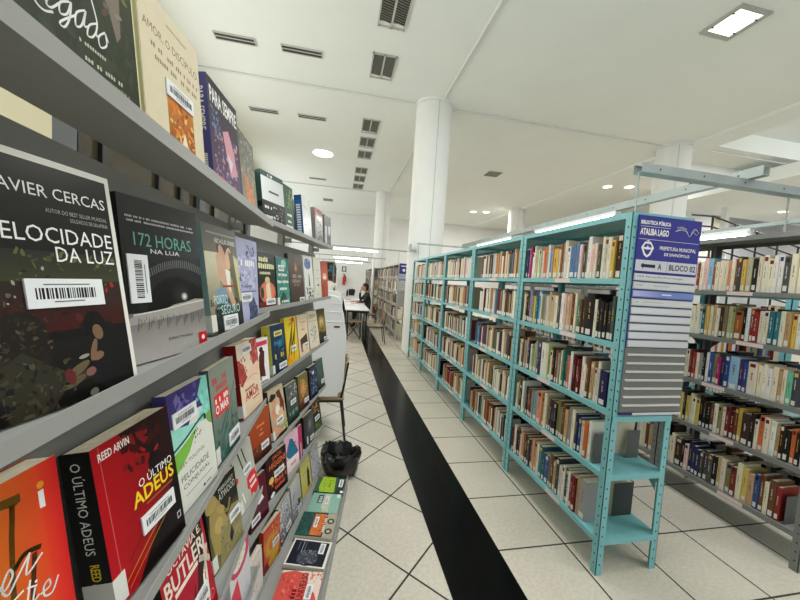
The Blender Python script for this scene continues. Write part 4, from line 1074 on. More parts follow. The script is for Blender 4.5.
# ------------------------------------------------------------------ books standing spine-out
PAL = {
    'cream': (222, 212, 186), 'white': (228, 226, 218), 'grey': (150, 150, 144), 'light grey': (190, 190, 184), 'dark grey': (70, 72, 72), 'black': (30, 29, 30), 'navy': (34, 42, 78), 'blue': (44, 78, 134),
    'light blue': (140, 176, 200), 'sky blue': (74, 150, 200), 'teal': (44, 104, 118), 'pale teal': (120, 164, 168), 'lilac': (150, 134, 176), 'purple': (76, 52, 92), 'magenta': (170, 40, 104), 'pink': (220, 176, 172),
    'red': (146, 54, 48), 'dark red': (104, 34, 32), 'maroon': (84, 30, 40), 'orange': (200, 104, 56), 'rust': (150, 78, 40), 'brown': (104, 72, 50), 'dark brown': (56, 40, 32), 'tan': (186, 154, 112),
    'beige': (206, 186, 154), 'yellow': (204, 184, 92), 'mustard': (206, 166, 76), 'olive': (128, 124, 84), 'pale olive': (176, 176, 140), 'green': (58, 120, 88), 'lime green': (136, 160, 84), 'mint': (110, 190, 156),
    'salmon': (214, 142, 112), 'steel blue': (96, 124, 160), 'slate': (98, 106, 126)}
CODE = dict(c='cream', w='white', g='grey', lg='light grey', dg='dark grey', k='black', n='navy', b='blue', lb='light blue', sb='sky blue', t='teal', pt='pale teal', li='lilac', pu='purple', m='magenta', p='pink', r='red',
            dr='dark red', ma='maroon', o='orange', ru='rust', br='brown', db='dark brown', ta='tan', be='beige', y='yellow', mu='mustard', ol='olive', po='pale olive', gr='green', li2='lime green', mi='mint', sa='salmon', st='steel blue', sl='slate')
ORD = ['first', 'second', 'third', 'fourth', 'fifth', 'sixth', 'seventh', 'eighth', 'ninth', 'tenth', 'eleventh', 'twelfth', 'thirteenth', 'fourteenth', 'fifteenth', 'sixteenth', 'seventeenth', 'eighteenth', 'nineteenth', 'twentieth'] + \
      ['twenty-' + q for q in ('first', 'second', 'third', 'fourth', 'fifth', 'sixth', 'seventh', 'eighth', 'ninth')] + ['thirtieth'] + ['thirty-' + q for q in ('first', 'second', 'third', 'fourth', 'fifth', 'sixth', 'seventh', 'eighth', 'ninth')] + ['fortieth']
rb = random.Random(21)


def jitter(c, k=10):
    d = rb.uniform(-k, k)
    return tuple(min(250, max(12, v + d + rb.uniform(-4, 4))) for v in c)


def spine_book(loc, rz, tilt, t, h, d, colour, label, group, mark=True):
    """local: spine towards -x, thickness along y, stands on z = 0"""
    b = MB()
    c = lin(jitter(PAL[colour]))
    k = .0016
    prof = [(d, -t / 2), (d, -t / 2 + k), (.004, -t / 2 + k), (.004, t / 2 - k), (d, t / 2 - k), (d, t / 2), (.003, t / 2), (0, t * .3), (0, -t * .3), (.003, -t / 2)]
    b.prism(prof[::-1], 0, h, 0, c)
    dark = sum(PAL[colour]) < 330
    ink = rb.choice([(220, 214, 196), (206, 170, 90), (230, 230, 226)]) if dark else rb.choice([(70, 60, 54), (130, 40, 40), (44, 60, 90), (110, 104, 96), (60, 84, 70)])
    if mark:
        sh = []
        if rb.random() < .3:
            sh.append(('r', .0, .84, 1, .95, rb.choice([jitter(PAL[q]) for q in ('dark red', 'navy', 'cream', 'black', 'mustard')])))
        a0 = rb.uniform(.38, .46)
        a1 = rb.uniform(.68, .84)
        n = max(2, int((a1 - a0) * h / .007))
        for i in range(n):       # a row of small letter-like dashes running up the spine
            if rb.random() < .82:
                q0 = a0 + (a1 - a0) * i / n
                sh.append(('r', .34, q0, rb.uniform(.5, .66), q0 + (a1 - a0) / n * .66, ink))
        art(b, t * .6, h, sh, lambda a, q, l: (-l, t * .3 - a, q), step=.00008)
    o = b.build('book', CLOTH)
    o.location = loc
    o.rotation_euler = (tilt, 0, rz)
    tag(o, label, 'book', group)
    p = MB()
    p.box(.0042, -t / 2 + k, .002, d - .003, t / 2 - k, h - .003)
    p.build('page_block', PAGES, o)
    if rb.random() < .93:
        s = MB()
        z0 = rb.uniform(.006, .012)
        s.box(-.0009, -t * .31, z0, .0003, t * .31, z0 + rb.uniform(.026, .034))
        s.build('call_number_label', LABEL, o)
    return o


def shelf_of_books(codes, x, y_far, y_near, z, shelf_name, case_name, group, hmin=.19, hmax=.245, wide=()):
    items = []
    for i, q in enumerate(codes.split()):
        f = 1.0
        if q.endswith('+'):
            q, f = q[:-1], 1.9
        elif q.endswith('-'):
            q, f = q[:-1], .6
        items.append((CODE[q], f * rb.uniform(.8, 1.2)))
    tot = sum(f for _, f in items)
    y = y_far
    for i, (colour, f) in enumerate(items):
        w = (y_far - y_near) * f / tot
        t = w - .0012
        h = rb.uniform(hmin, hmax)
        d = rb.uniform(.13, .155)
        size = 'slim' if t < .018 else ('thick' if t > .034 else 'upright')
        lab = '%s %s book, %s from the left on the %s shelf of %s' % (size, colour, ORD[i], shelf_name, case_name)
        spine_book((x + rb.uniform(0, .012), y - w / 2, z + .0006), 0, 0, t, h, d, colour, lab, group)
        y -= w


TG = 'spine-out books in the nearest teal bookcase'
tc_ = 'nearest teal bookcase'
shelf_of_books('n li- m w w- po c po c o+ lb- w sb ta- mu+ c ru g c w st+ st w p- dg ol w p c dg c lg c mu db+', 1.432, 2.30, 1.445, 1.585, 'top', tc_, TG)
shelf_of_books('c db k li ol y t sb w- ol g c be be be c dg w p be ta dr c gr br db k+ c k k k k dg', 1.432, 2.30, 1.45, 1.25, 'second', tc_, TG, .2, .25)
shelf_of_books('c br g ta n w li2 po g dg pu w+ c li2 c k ru g c gr t o w ma r dr w c br ta c lg n+', 1.432, 2.30, 1.45, .893, 'third', tc_, TG, .19, .24)
shelf_of_books('c ol k w g k br dr g pt+ sa+ ta c ol db n k ol ol br ta g c n b c o w', 1.432, 2.30, 1.525, .553, 'fourth', tc_, TG, .2, .25)
shelf_of_books('dr c k db p ta ru k dg br sa ta c t+ t b+ ol br ta dg lg w dg w r dr ta g+', 1.432, 2.30, 1.515, .197, 'bottom', tc_, TG, .19, .24)
RG = 'spine-out books in the right-hand grey bookcase'
rc_ = 'right-hand grey bookcase'
shelf_of_books('ta c n w r- c p lb r- c c c sa c r- dg mu po k c c c w w dg c c ta mu ol g', 2.632, 2.07, 1.31, 1.575, 'top', rc_, RG, .195, .235)
shelf_of_books('t db c c c c lg t mu c ta c db ol po li2- ru+ k w r r c c t t c ta mu w p w ru', 2.632, 2.07, 1.31, 1.25, 'second', rc_, RG, .19, .225)
shelf_of_books('ru c c c c dr r c g k w b ol m n b lb+ pu b c+ c c w c ta c mi dg', 2.632, 2.07, 1.36, .915, 'third', rc_, RG, .19, .225)
shelf_of_books('ru sl sl sl y k y c c y k k k br c ol c dr dr br mu db+ db c o c w ta db k o k w', 2.632, 2.07, 1.30, .58, 'fourth', rc_, RG, .19, .23)
shelf_of_books('db c c db+ k p n n n dg dg dg k ta c ol dr c y ta b br c br r', 2.632, 2.07, 1.37, .215, 'bottom', rc_, RG, .19, .24)
# far-side books and bookends at the open end of the nearest teal bookcase
EG = 'books on the far side of the nearest teal bookcase'
for i, (y, t, h, q, tl_) in enumerate([(1.702, .03, .22, 'beige', .10), (1.669, .024, .215, 'cream', .10), (1.641, .022, .21, 'tan', .10), (1.616, .018, .2, 'beige', .10), (1.593, .016, .2, 'cream', .10)]):
    spine_book((1.775, y, .5545), math.pi, -tl_, t, h, .14, q, '%s book leaning beside the metal bookend, %s from the back, under the sign board' % (q, ORD[i]), EG)
for i, (y, t, h, q) in enumerate([(1.73, .03, .21, 'olive'), (1.70, .024, .2, 'tan'), (1.675, .022, .205, 'cream'), (1.652, .02, .2, 'olive'), (1.625, .03, .2, 'dark grey')]):
    spine_book((1.785, y - .07, .1985), math.pi, 0, t, h, .14, q, '%s book, %s from the back, on open bottom shelf under the sign board' % (q, ORD[i]), EG)
BEND = mat('bookend_grey', (84, 86, 84), 0.45)


def bookend(x0, x1, y, z, h, label):
    b = MB()
    b.box(x0, y, z, x1, y + .002, z + h)
    b.box(x0, y, z, x1, y + .018, z + .0004)
    o = b.build('bookend', BEND, None)
    tag(o, label, 'bookend', 'grey metal bookends')


bookend(1.44, 1.565, 1.497, .5535, .17, 'grey metal bookend closing the fourth shelf of the nearest teal bookcase')
bookend(1.695, 1.78, 1.535, .5535, .165, 'grey metal bookend on the far side, under the sign board')
bookend(2.64, 2.76, 1.345, .2155, .17, 'dark grey bookend at near end of the right-hand grey bookcase')

# every other book in the hall, too many and too far to tell apart
st = MB()
rs = random.Random(5)
names = ['cream'] * 7 + ['white'] * 6 + ['beige'] * 4 + ['tan'] * 3 + ['grey', 'light grey', 'dark grey', 'black', 'black', 'navy', 'blue', 'teal', 'red', 'dark red', 'dark red', 'maroon', 'brown', 'brown', 'dark brown', 'olive', 'rust', 'mustard', 'pink', 'pale olive', 'green', 'orange', 'steel blue']


def mass(x, sgn, y0, y1, z, hmin=.19, hmax=.245, full=1.0, mean=.026, warm=0, dark=False, light=False):
    y = y0
    end = y0 + (y1 - y0) * full
    while y < end - .012:
        t = rs.uniform(.6, 1.5) * mean
        t = min(t, end - y)
        h = rs.uniform(hmin, hmax)
        d = rs.uniform(.125, .15)
        q = rs.choice(['cream', 'white', 'white', 'beige', 'light grey', 'pink', 'cream', 'white', 'dark red', 'tan'] if light else ['black', 'dark grey', 'navy', 'dark brown', 'dark brown', 'maroon', 'teal', 'brown', 'grey', 'black'] if dark else names + ['dark red', 'rust', 'maroon', 'brown', 'tan'] * warm)
        c = PAL[q]
        dl = rs.uniform(-12, 10)
        c = lin(tuple(min(245, max(14, v + dl)) for v in c))
        xs = x + sgn * rs.uniform(0, .014)
        xe = xs + sgn * d
        st.box(min(xs, xe), y, z + .001, max(xs, xe), y + t - .001, z + h, 0, c)
        pg = lin((214, 202, 176))
        st.box(min(xs + sgn * .003, xe), y + .0016, z + h, max(xs + sgn * .003, xe), y + t - .0026, z + h + .0006, 0, pg)
        if rs.random() < .9:
            xl = xs - sgn * .0007
            st.box(min(xl, xs), y + t * .12, z + .008, max(xl, xs), y + t * .84, z + .038, 0, lin((230, 230, 226)))
        y += t


for bi, (a, q) in enumerate(TBAYS):
    for zi, z in enumerate(TZS):
        if bi > 0:
            mass(1.432, 1, a + .05, q - .05, z, full=rs.uniform(.84, 1.0), warm=1 if zi < 4 else 0, light=zi == 4 and bi > 1, mean=.021)
        if zi == 4:
            mass(1.785, -1, a + .3 * (bi == 0), q - .05, z, .15, .19, full=rs.uniform(.5, .8))
        else:
            mass(1.785, -1, a + (.42 if bi == 0 else .05), q - .05, z, .16, .23, full=rs.uniform(.8, 1.0), dark=rs.random() < .6)
for bi, (a, q) in enumerate(RBAYS):
    for zi, z in enumerate(RZS):
        if bi > 0:
            mass(2.632, 1, a + .05, q - .05, z)
        mass(2.988, -1, a + .05, q - .05, z, .18, .235, full=rs.uniform(.75, 1.0), dark=True)
for (a, q) in BBAYS:
    for z in TZS:
        mass(3.872, 1, a + .05, q - .05, z, full=rs.uniform(.6, 1))
for (a, q) in GBAYS:
    for z in TZS:
        mass(1.442, 1, a + .05, q - .05, z, .2, .26, mean=.03)
for (a, q) in FBAYS:
    for z in TZS:
        mass(1.312, 1, a + .05, q - .05, z, .2, .26, mean=.04)
for (a, q) in LBAYS:
    for z in TZS:
        mass(-.152, -1, a + .05, q - .05, z, .2, .27, mean=.04)
o = st.build('shelved_books', CLOTH)
tag(o, 'rows of spine-out books filling all the farther bookcases', 'books', 'books on the farther shelves', 'stuff')

# ------------------------------------------------------------------ end sign boards
BLUE = (56, 55, 142)
SIGNP = painted('sign_face', 0.4)
for mm in (SIGNP,):
    mm.name = 'printed_cover_sign'


def panel(name, parent, x0, z0, x1, z1, y, th, base, shapes, m=None):
    b = MB()
    b.box(x0, y - th, z0, x1, y, z1, 0, lin(base))
    art(b, x1 - x0, z1 - z0, shapes, lambda a, q, l: (x0 + a, y - th - l, z0 + q), step=.0001)
    return b.build(name, PRINT, parent)


sg = thing('end_sign', 'tall blue and grey library sign board on the end of nearest teal bookcase', 'sign', (1.42, 1.3835, .9))
w0, w1 = .032, .418
bird = [('s', [(.60, .5), (.66, .6), (.72, .6), (.77, .5), (.80, .34), (.83, .34), (.86, .56), (.90, .66), (.94, .56), (.965, .5)], .008, W), ('s', [(.58, .46), (.66, .54), (.74, .52), (.78, .42)], .006, W), ('s', [(.6, .62), (.68, .68), (.76, .6)], .006, W), ('s', [(.88, .5), (.92, .42), (.95, .44)], .006, W), ('s', [(.84, .4), (.9, .62), (.94, .6)], .005, W)]
panel('header_panel', sg, w0, .885, w1, 1.006, 0, .006, BLUE, [('t', 'BIBLIOTECA PÚBLICA', .03, .64, .5, .84, W, 2), ('r', .03, .55, .5, .565, W), ('t', 'ATALIBA LAGO', .03, .2, .48, .48, W, 2), ('r', .02, .02, .98, .035, W)] + bird)
panel('city_panel', sg, w0, .79, w1, .885, 0, .006, BLUE, [
    ('p', [(.12, .9), (.22, .9), (.27, .6), (.22, .2), (.17, .08), (.12, .2), (.07, .6)], W), ('p', [(.13, .8), (.21, .8), (.24, .6), (.2, .3), (.17, .2), (.14, .3), (.1, .6)], BLUE), ('r', .09, .52, .25, .62, W), ('p', [(.14, .5), (.17, .74), (.2, .5)], W), ('p', [(.13, .92), (.17, 1), (.21, .92)], W),
    ('t', 'PREFEITURA MUNICIPAL', .36, .54, .95, .74, W, 1), ('t', 'DE DIVINÓPOLIS', .44, .24, .85, .44, W, 1)])
panel('block_panel', sg, w0, .722, w1, .79, 0, .006, BLUE, [('r', .01, .1, .99, .92, (206, 208, 216)), ('p', [(.09, .5), (.13, .74), (.13, .26)], (40, 40, 60)), ('r', .125, .38, .32, .62, (40, 40, 60)), ('t', 'A', .36, .28, .42, .74, (40, 40, 60), 1), ('r', .5, .12, .507, .9, (150, 150, 160)), ('t', 'BLOCO 02', .54, .28, .97, .74, (40, 40, 60), 1)])
panel('slat_backing', sg, w0, .335, w1, .722, 0, .003, (56, 58, 132), [])
SL = mat('slat_aluminium', (206, 208, 206), 0.3, metal=0.55)
for i in range(9):
    z1_ = .716 - i * .0425
    shp = []
    col = (206, 208, 206)
    if i == 0:
        shp = [('t', '100 Filosofia/Psicologia', .04, .34, .78, .74, (60, 60, 64))]
    elif i == 1:
        shp = [('r', .04, .4, .14, .6, (176, 178, 182)), ('r', .32, .4, .58, .6, (176, 178, 182))]
    elif i == 2:
        col = (112, 134, 192)
        shp = [('gh', 0, 0, .45, 1, (190, 186, 226), (120, 140, 198)), ('r', .46, .36, .62, .62, (216, 220, 236))]
    elif i == 3:
        shp = [('r', .04, .4, .1, .6, (180, 182, 184)), ('r', .18, .4, .5, .6, (184, 186, 188))]
    b = MB()
    b.prism([(-.003, z1_ - .036), (-.003, z1_), (-.009, z1_ - .003), (-.011, z1_ - .030), (-.009, z1_ - .036)][::-1], w0 + .004, w1 - .004, 0, lin(col), axis='x')
    art(b, w1 - w0 - .008, .027, shp, lambda a, q, l: (w0 + .004 + a, -.011 + (q / .027) * .002 - l, z1_ - .030 + q), step=.0001)
    b.build('slat', PRINT if i < 4 else SL, sg)
panel('lower_panel', sg, w0, -.005, w1, .335, 0, .004, (118, 120, 116), [])
for i in range(7):
    z1_ = .305 - i * .0445
    b = MB()
    b.prism([(-.004, z1_ - .012), (-.004, z1_), (-.011, z1_ - .002), (-.011, z1_ - .010)][::-1], w0 + .012, w1 - .012, axis='x')
    b.build('label_strip', mat('label_strip_white', (206, 204, 196), 0.5), sg)
panel('bottom_rail', sg, w0, -.018, w1, -.005, 0, .01, (48, 48, 100), [('r', .2, 0, 1, 1, (206, 206, 200))])

s2 = thing('end_sign', 'distant blue-topped sign on the end of the far light grey bookcase', 'sign', (1.43, 7.827, .9))
panel('header_panel', s2, .02, .78, .39, 1.03, 0, .006, BLUE, [('r', .1, .7, .6, .8, W), ('e', .3, .35, .1, .15, W), ('r', .45, .3, .9, .4, W)])
for i in range(7):
    z1_ = .77 - i * .06
    panel('slat', s2, .02, z1_ - .045, .39, z1_, 0, .006, (112, 134, 192) if i == 2 else (186, 188, 190), [])
panel('lower_panel', s2, .02, -.05, .39, .35, 0, .004, (150, 152, 150), [])
# a cross rail of the nearest bookcase under the sign
b = MB()
b.box(1.425, 1.381, .842, 1.795, 1.3845, .872)
b.build('cross_rail', TEAL, bpy.data.objects['bookcase'])
bpy.data.objects['cross_rail'].location = (-1.42, -1.386, 0)

# ------------------------------------------------------------------ suspended channels and fluorescent lights
GALV = mat('galvanised_steel', (158, 167, 164), 0.42, metal=0.3, noise=0.08, nscale=9)
TUBE = mat('fluorescent_tube', (250, 252, 255), 0.4, emit=(240, 248, 255), estr=16.0)


def channel(label, p0, p1, w=.06, h=.07, rods=(), group='suspended steel lighting channels'):
    """open-topped steel channel from p0 to p1 (level), lower face at p.z"""
    p0, p1 = Vector(p0), Vector(p1)
    L = (p1 - p0).length
    ang = math.atan2(p1.y - p0.y, p1.x - p0.x)
    r = thing('lighting_channel', label, 'steel channel', p0, ang, group)
    m = MB()
    m.prism([(-w / 2, 0), (w / 2, 0), (w / 2, h), (w / 2 - .012, h), (w / 2 - .012, h - .003), (w / 2 - .003, h - .003), (w / 2 - .003, .003), (-w / 2 + .003, .003), (-w / 2 + .003, h - .003), (-w / 2 + .012, h - .003), (-w / 2 + .012, h), (-w / 2, h)], 0, L, axis='x')
    ch = m.build('channel', GALV, r)
    m = MB()
    a = .12
    while a < L:
        q = [(math.cos(k * math.pi / 3) * .006, math.sin(k * math.pi / 3) * .006) for k in range(6)]
        for sy in (-1, 1):
            m.face([(a + c, sy * (w / 2 + .0004), h * .5 + s) for c, s in q])
        a += .31
    m.build('hole', HOLE, ch)
    for (d, za, zb) in rods:
        m = MB()
        m.cyl(d, 0, za - p0.z, zb - p0.z, .005, 8)
        m.build('rod', GALV, r)
    return r


channel('steel channel crossing over the blue sign, its rod standing on the teal bookcase', (1.64, 1.6, 2.2), (6.2, 1.6, 2.2), h=.05, rods=((.01, 1.922, 2.202), (1.15, 1.945, 2.202), (2.4, 1.922, 2.202)))
channel('steel channel running over the aisle behind the teal row', (2.42, 1.5, 2.251), (2.42, 6.2, 2.251), w=.05, h=.06, rods=())
channel('steel channel running above the right-hand grey row', (3.6, 1.3, 2.168), (3.6, 6.2, 2.168), w=.05, h=.031, rods=())
channel('thin steel channel bracketed from the near white column', (1.40, 5.9, 2.2), (3.6, 5.9, 2.2), w=.03, h=.03, rods=((.03, 1.922, 2.2), (1.4, 1.945, 2.2)))
channel('thin steel channel over the near end of the reading table', (-1.2, 7.95, 2.23), (1.66, 7.95, 2.23), w=.03, h=.03, rods=((2.64, 1.945, 2.23),))
channel('thin steel channel over the middle of the reading table', (-1.2, 11.48, 2.23), (1.6, 11.48, 2.23), w=.03, h=.03, rods=((.5, 1.934, 2.23),))
channel('thin steel channel over the far end of the reading table', (-1.2, 14.7, 2.23), (1.36, 14.7, 2.23), w=.03, h=.03, rods=((.5, 1.934, 2.23),))


def tube_light(label, p0, p1, glow_=12):
    p0, p1 = Vector(p0), Vector(p1)
    L = (p1 - p0).length
    ang = math.atan2(p1.y - p0.y, p1.x - p0.x)
    r = thing('fluorescent_light', label, 'fluorescent light', p0, ang, 'hanging fluorescent tubes')
    m = MB()
    m.box(0, -.028, -.002, L, .028, .026)
    m.build('batten', mat('batten_white', (228, 230, 228), 0.5), r)
    m = MB()
    m.tube([(.03, 0, -.024), (L - .03, 0, -.024)], .017, 10)
    m.build('tube', TUBE, r, smooth=True)
    m = MB()
    for a in (.0, L - .03):
        m.box(a, -.014, -.044, a + .03, .014, -.002)
    m.build('socket', mat('batten_white', (228, 230, 228), 0.5), r)


tube_light('fluorescent tube showing above the nearest teal bookcase', (2.42, 2.52, 2.2245), (2.42, 3.74, 2.2245))
tube_light('fluorescent tube farther along above the teal row', (2.42, 4.3, 2.2245), (2.42, 5.5, 2.2245))
tube_light('fluorescent tube shining just beside the top of blue sign board', (3.6, 2.28, 2.1415), (3.6, 3.5, 2.1415))
tube_light('nearest fluorescent tube across the reading tables', (-.27, 7.95, 2.2035), (.93, 7.95, 2.2035))
tube_light('second fluorescent tube across the reading tables', (-.23, 11.48, 2.2035), (.97, 11.48, 2.2035))
tube_light('farthest fluorescent tube across the reading tables', (-.2, 14.7, 2.2035), (1.03, 14.7, 2.2035))

# ------------------------------------------------------------------ ceiling fittings
DARK = mat('vent_dark', (58, 56, 50), 0.7)
VF = mat('vent_frame', (190, 190, 184), 0.5)


def slot_vent(x, y, l, w, label):
    r = thing('slot_diffuser', label, 'ceiling vent', (x, y, CEIL), 0, 'long slot vents in the ceiling')
    m = MB()
    m.box(0, 0, -.012, l, w, -.004)
    m.build('backing', DARK, r)
    m = MB()
    m.box(-.012, -.012, -.02, l + .012, .004, 0)
    m.box(-.012, w - .004, -.02, l + .012, w + .012, 0)
    m.box(-.012, 0, -.02, .004, w, 0)
    m.box(l - .004, 0, -.02, l + .012, w, 0)
    m.box(0, w / 2 - .01, -.018, l, w / 2 + .01, -.004)
    m.build('frame', VF, r)


for x, y, l, tx in ((-2.14, 5.80, .6, 'slot vent nearest the camera at the left'), (-1.12, 5.80, .64, 'second slot vent from the left, nearer row'), (-2.2, 8.1, .6, 'slot vent beyond the conduit at the left'), (-1.13, 8.08, .62, 'slot vent beyond the conduit, right of its pair'),
                    (-1.3, 13.0, .6, 'small far slot vent above the end of the display rack')):
    slot_vent(x, y, l, .15, tx)


def grille(x, y, l, label):
    r = thing('ceiling_grille', label, 'ceiling vent', (x, y, CEIL), 0, 'square louvred ceiling grilles')
    w = .37
    for k in (0, 1):
        m = MB()
        x0 = k * .2
        m.box(x0, 0, -.008, x0 + .17, l, -.002)
        m.build('backing', DARK, r)
        m = MB()
        n = 16
        for i in range(n):
            a = i / n * l
            m.prism([(x0 + .004, a), (x0 + .166, a + l * .06), (x0 + .166, a + l * .06 + .012), (x0 + .004, a + .012)], -.018, -.009)
        m.build('louvre', mat('louvre_grey', (126, 124, 116), 0.5), r)
    m = MB()
    for a, q in ((-.02, 0), (.17, .2), (.37, .39)):
        m.box(a, -.02, -.022, q, l + .1, -.001)
    m.box(-.02, -.02, -.022, .39, 0, -.001)
    m.box(-.02, l + .08, -.022, .39, l + .1, -.001)
    m.build('frame', VF, r)


for y, l, tx in ((4.2, .68, 'grille at the top edge of the picture'), (5.58, .54, 'second louvred grille from the top edge'), (7.83, .6, 'grille just beyond the ceiling conduit'), (8.82, .54, 'second grille beyond the ceiling conduit'), (9.75, .5, 'third grille beyond the ceiling conduit'),
                 (11.22, .52, 'nearest of three small far grilles'), (12.13, .6, 'middle of three small far grilles'), (13.15, .6, 'farthest of the small grilles')):
    grille(.38, y, l, tx)


def square_vent(x, y, s, label):
    m = MB()
    m.box(x, y, CEIL - .02, x + s, y + s, CEIL)
    for i in range(5):
        a = x + s * (i + .5) / 5 - .015
        m.box(a, y + .03, CEIL - .024, a + .03, y + s - .03, CEIL - .019, 1)
    tag(m.build('square_vent', [mat('vent_grey', (150, 150, 146), 0.6), DARK]), label, 'ceiling vent', 'grey square vents')


square_vent(4.6, 9.95, .45, 'grey square vent in the ceiling right of the near column')
square_vent(-.95, 16.2, .45, 'small grey vent far down the ceiling at left')


def lamp_round(x, y, r, label, power, strength=5.0, z=CEIL):
    t = thing('downlight', label, 'ceiling light', (x, y, z), 0, 'round recessed downlights')
    m = MB()
    m.cyl(0, 0, -.015, -.002, r, 24)
    m.build('diffuser', mat('downlight_glow', (255, 250, 232), 0.4, emit=(255, 250, 232), estr=strength), t)
    m = MB()
    n = 24
    for i in range(n):
        a, q = 2 * math.pi * i / n, 2 * math.pi * (i + 1) / n
        m.add([(r * math.cos(a), r * math.sin(a), -.018), (r * math.cos(q), r * math.sin(q), -.018), ((r + .03) * math.cos(q), (r + .03) * math.sin(q), -.006), ((r + .03) * math.cos(a), (r + .03) * math.sin(a), -.006)], [(0, 1, 2, 3)])
    m.build('trim_ring', VF, t)
    l = bpy.data.lights.new('downlight_beam', 'AREA')
    l.shape = 'DISK'
    l.size = r * 2
    l.energy = power
    l.color = (1, .97, .92)
    o = bpy.data.objects.new('downlight_beam', l)
    o.location = (0, 0, -.03)
    o.parent = t
    COL.objects.link(o)


lamp_round(-.67, 10.37, .3, 'large round downlight in the ceiling left of the grilles', 90)
lamp_round(8.98, 9.9, .14, 'left lamp of the bright twin downlights above the blue sign', 60, 14)
lamp_round(9.62, 9.65, .14, 'right lamp of the bright twin downlights above the blue sign', 60, 14)
lamp_round(14.4, 8.35, .12, 'small bright lamp under the landing at the right edge', 110, 14, z=4.62)
lamp_round(6.5, 15.6, .16, 'left lamp of the far twin downlights between the columns', 120, 14)
lamp_round(7.1, 15.4, .16, 'right lamp of the far twin downlights between the columns', 120, 14)

t = thing('square_downlight', 'square frosted glass ceiling light at the top right', 'ceiling light', (4.76, 3.4, CEIL))
m = MB()
m.box(.05, .05, -.02, .43, .43, -.003)
m.build('diffuser', mat('frosted_glass_glow', (255, 250, 225), 0.3, emit=(255, 250, 226), estr=1.6), t)
m = MB()
m.box(0, 0, -.025, .5, .05, 0)
m.box(0, .43, -.025, .5, .5, 0)
m.box(0, .05, -.025, .05, .43, 0)
m.box(.43, .05, -.025, .5, .43, 0)
m.build('frame', mat('lamp_frame_grey', (176, 178, 174), 0.4), t)
m = MB()
m.cyl(.25, .2, -.024, -.0205, .09, 20)
m.build('bulb_glow', mat('bulb_glow', (255, 255, 250), 0.3, emit=(255, 253, 244), estr=9.0), t)
m = MB()
for a, q in ((.05, .12), (.43, .12), (.05, .36), (.43, .36)):
    m.box(a - .02, q, -.03, a + .02, q + .015, -.018)
m.build('clip', DARK, t)
l = bpy.data.lights.new('square_downlight_beam', 'AREA')
l.size = .38
l.energy = 70
l.color = (1, .97, .9)
o = bpy.data.objects.new('square_downlight_beam', l)
o.location = (.24, .24, -.04)
o.parent = t
COL.objects.link(o)

# ------------------------------------------------------------------ study carrels, chairs, waste bag
CARREL = mat('carrel_white_laminate', (214, 216, 216), 0.45, noise=0.02, nscale=4)


def carrel(y, label):
    r = thing('study_carrel', label, 'study carrel', (0, y, 0), 0, 'white study carrels')
    prof = [(-.78, 0), (-.6, 0), (-.45, .47), (.042, .47), (.042, .50), (.072, .515), (.086, .60), (.09, 1.0), (.074, 1.09), (.06, 1.13), (.03, 1.30), (.0, 1.335), (-.06, 1.345), (-.78, 1.36)]
    m = MB()
    m.prism(prof, 0, .035, axis='y')
    m.build('side_panel', CARREL, r, bevel=.006)
    m = MB()
    for z in (1.275, 1.20):
        m.box(-.055, -.003, z, .035, .001, z + .006)
    m.box(-.09, -.003, 1.117, .045, .001, 1.123)
    m.build('panel_groove', mat('groove_highlight', (240, 240, 240), 0.5), r)  # paler strips put the highlights along the grooves into the colour
    m = MB()
    m.box(-.02, -.002, 1.07, .03, .001, 1.085)
    m.build('slot', mat('slot_dark', (60, 62, 64), 0.6), r)
    m = MB()
    m.box(-.76, .035, 0, -.74, .86, 1.33)
    m.build('back_panel', CARREL, r)
    m = MB()
    m.box(-.738, .036, .72, -.12, .86, .745)
    m.build('worktop', CARREL, r)


carrel(2.76, 'white study carrel at the end of the display rack')
carrel(3.66, 'second white study carrel hidden behind the first')

BLK = mat('chair_black_tube', (22, 22, 23), 0.35)
WOOD = mat('chair_plywood', (150, 128, 98), 0.5, noise=0.12, nscale=12)


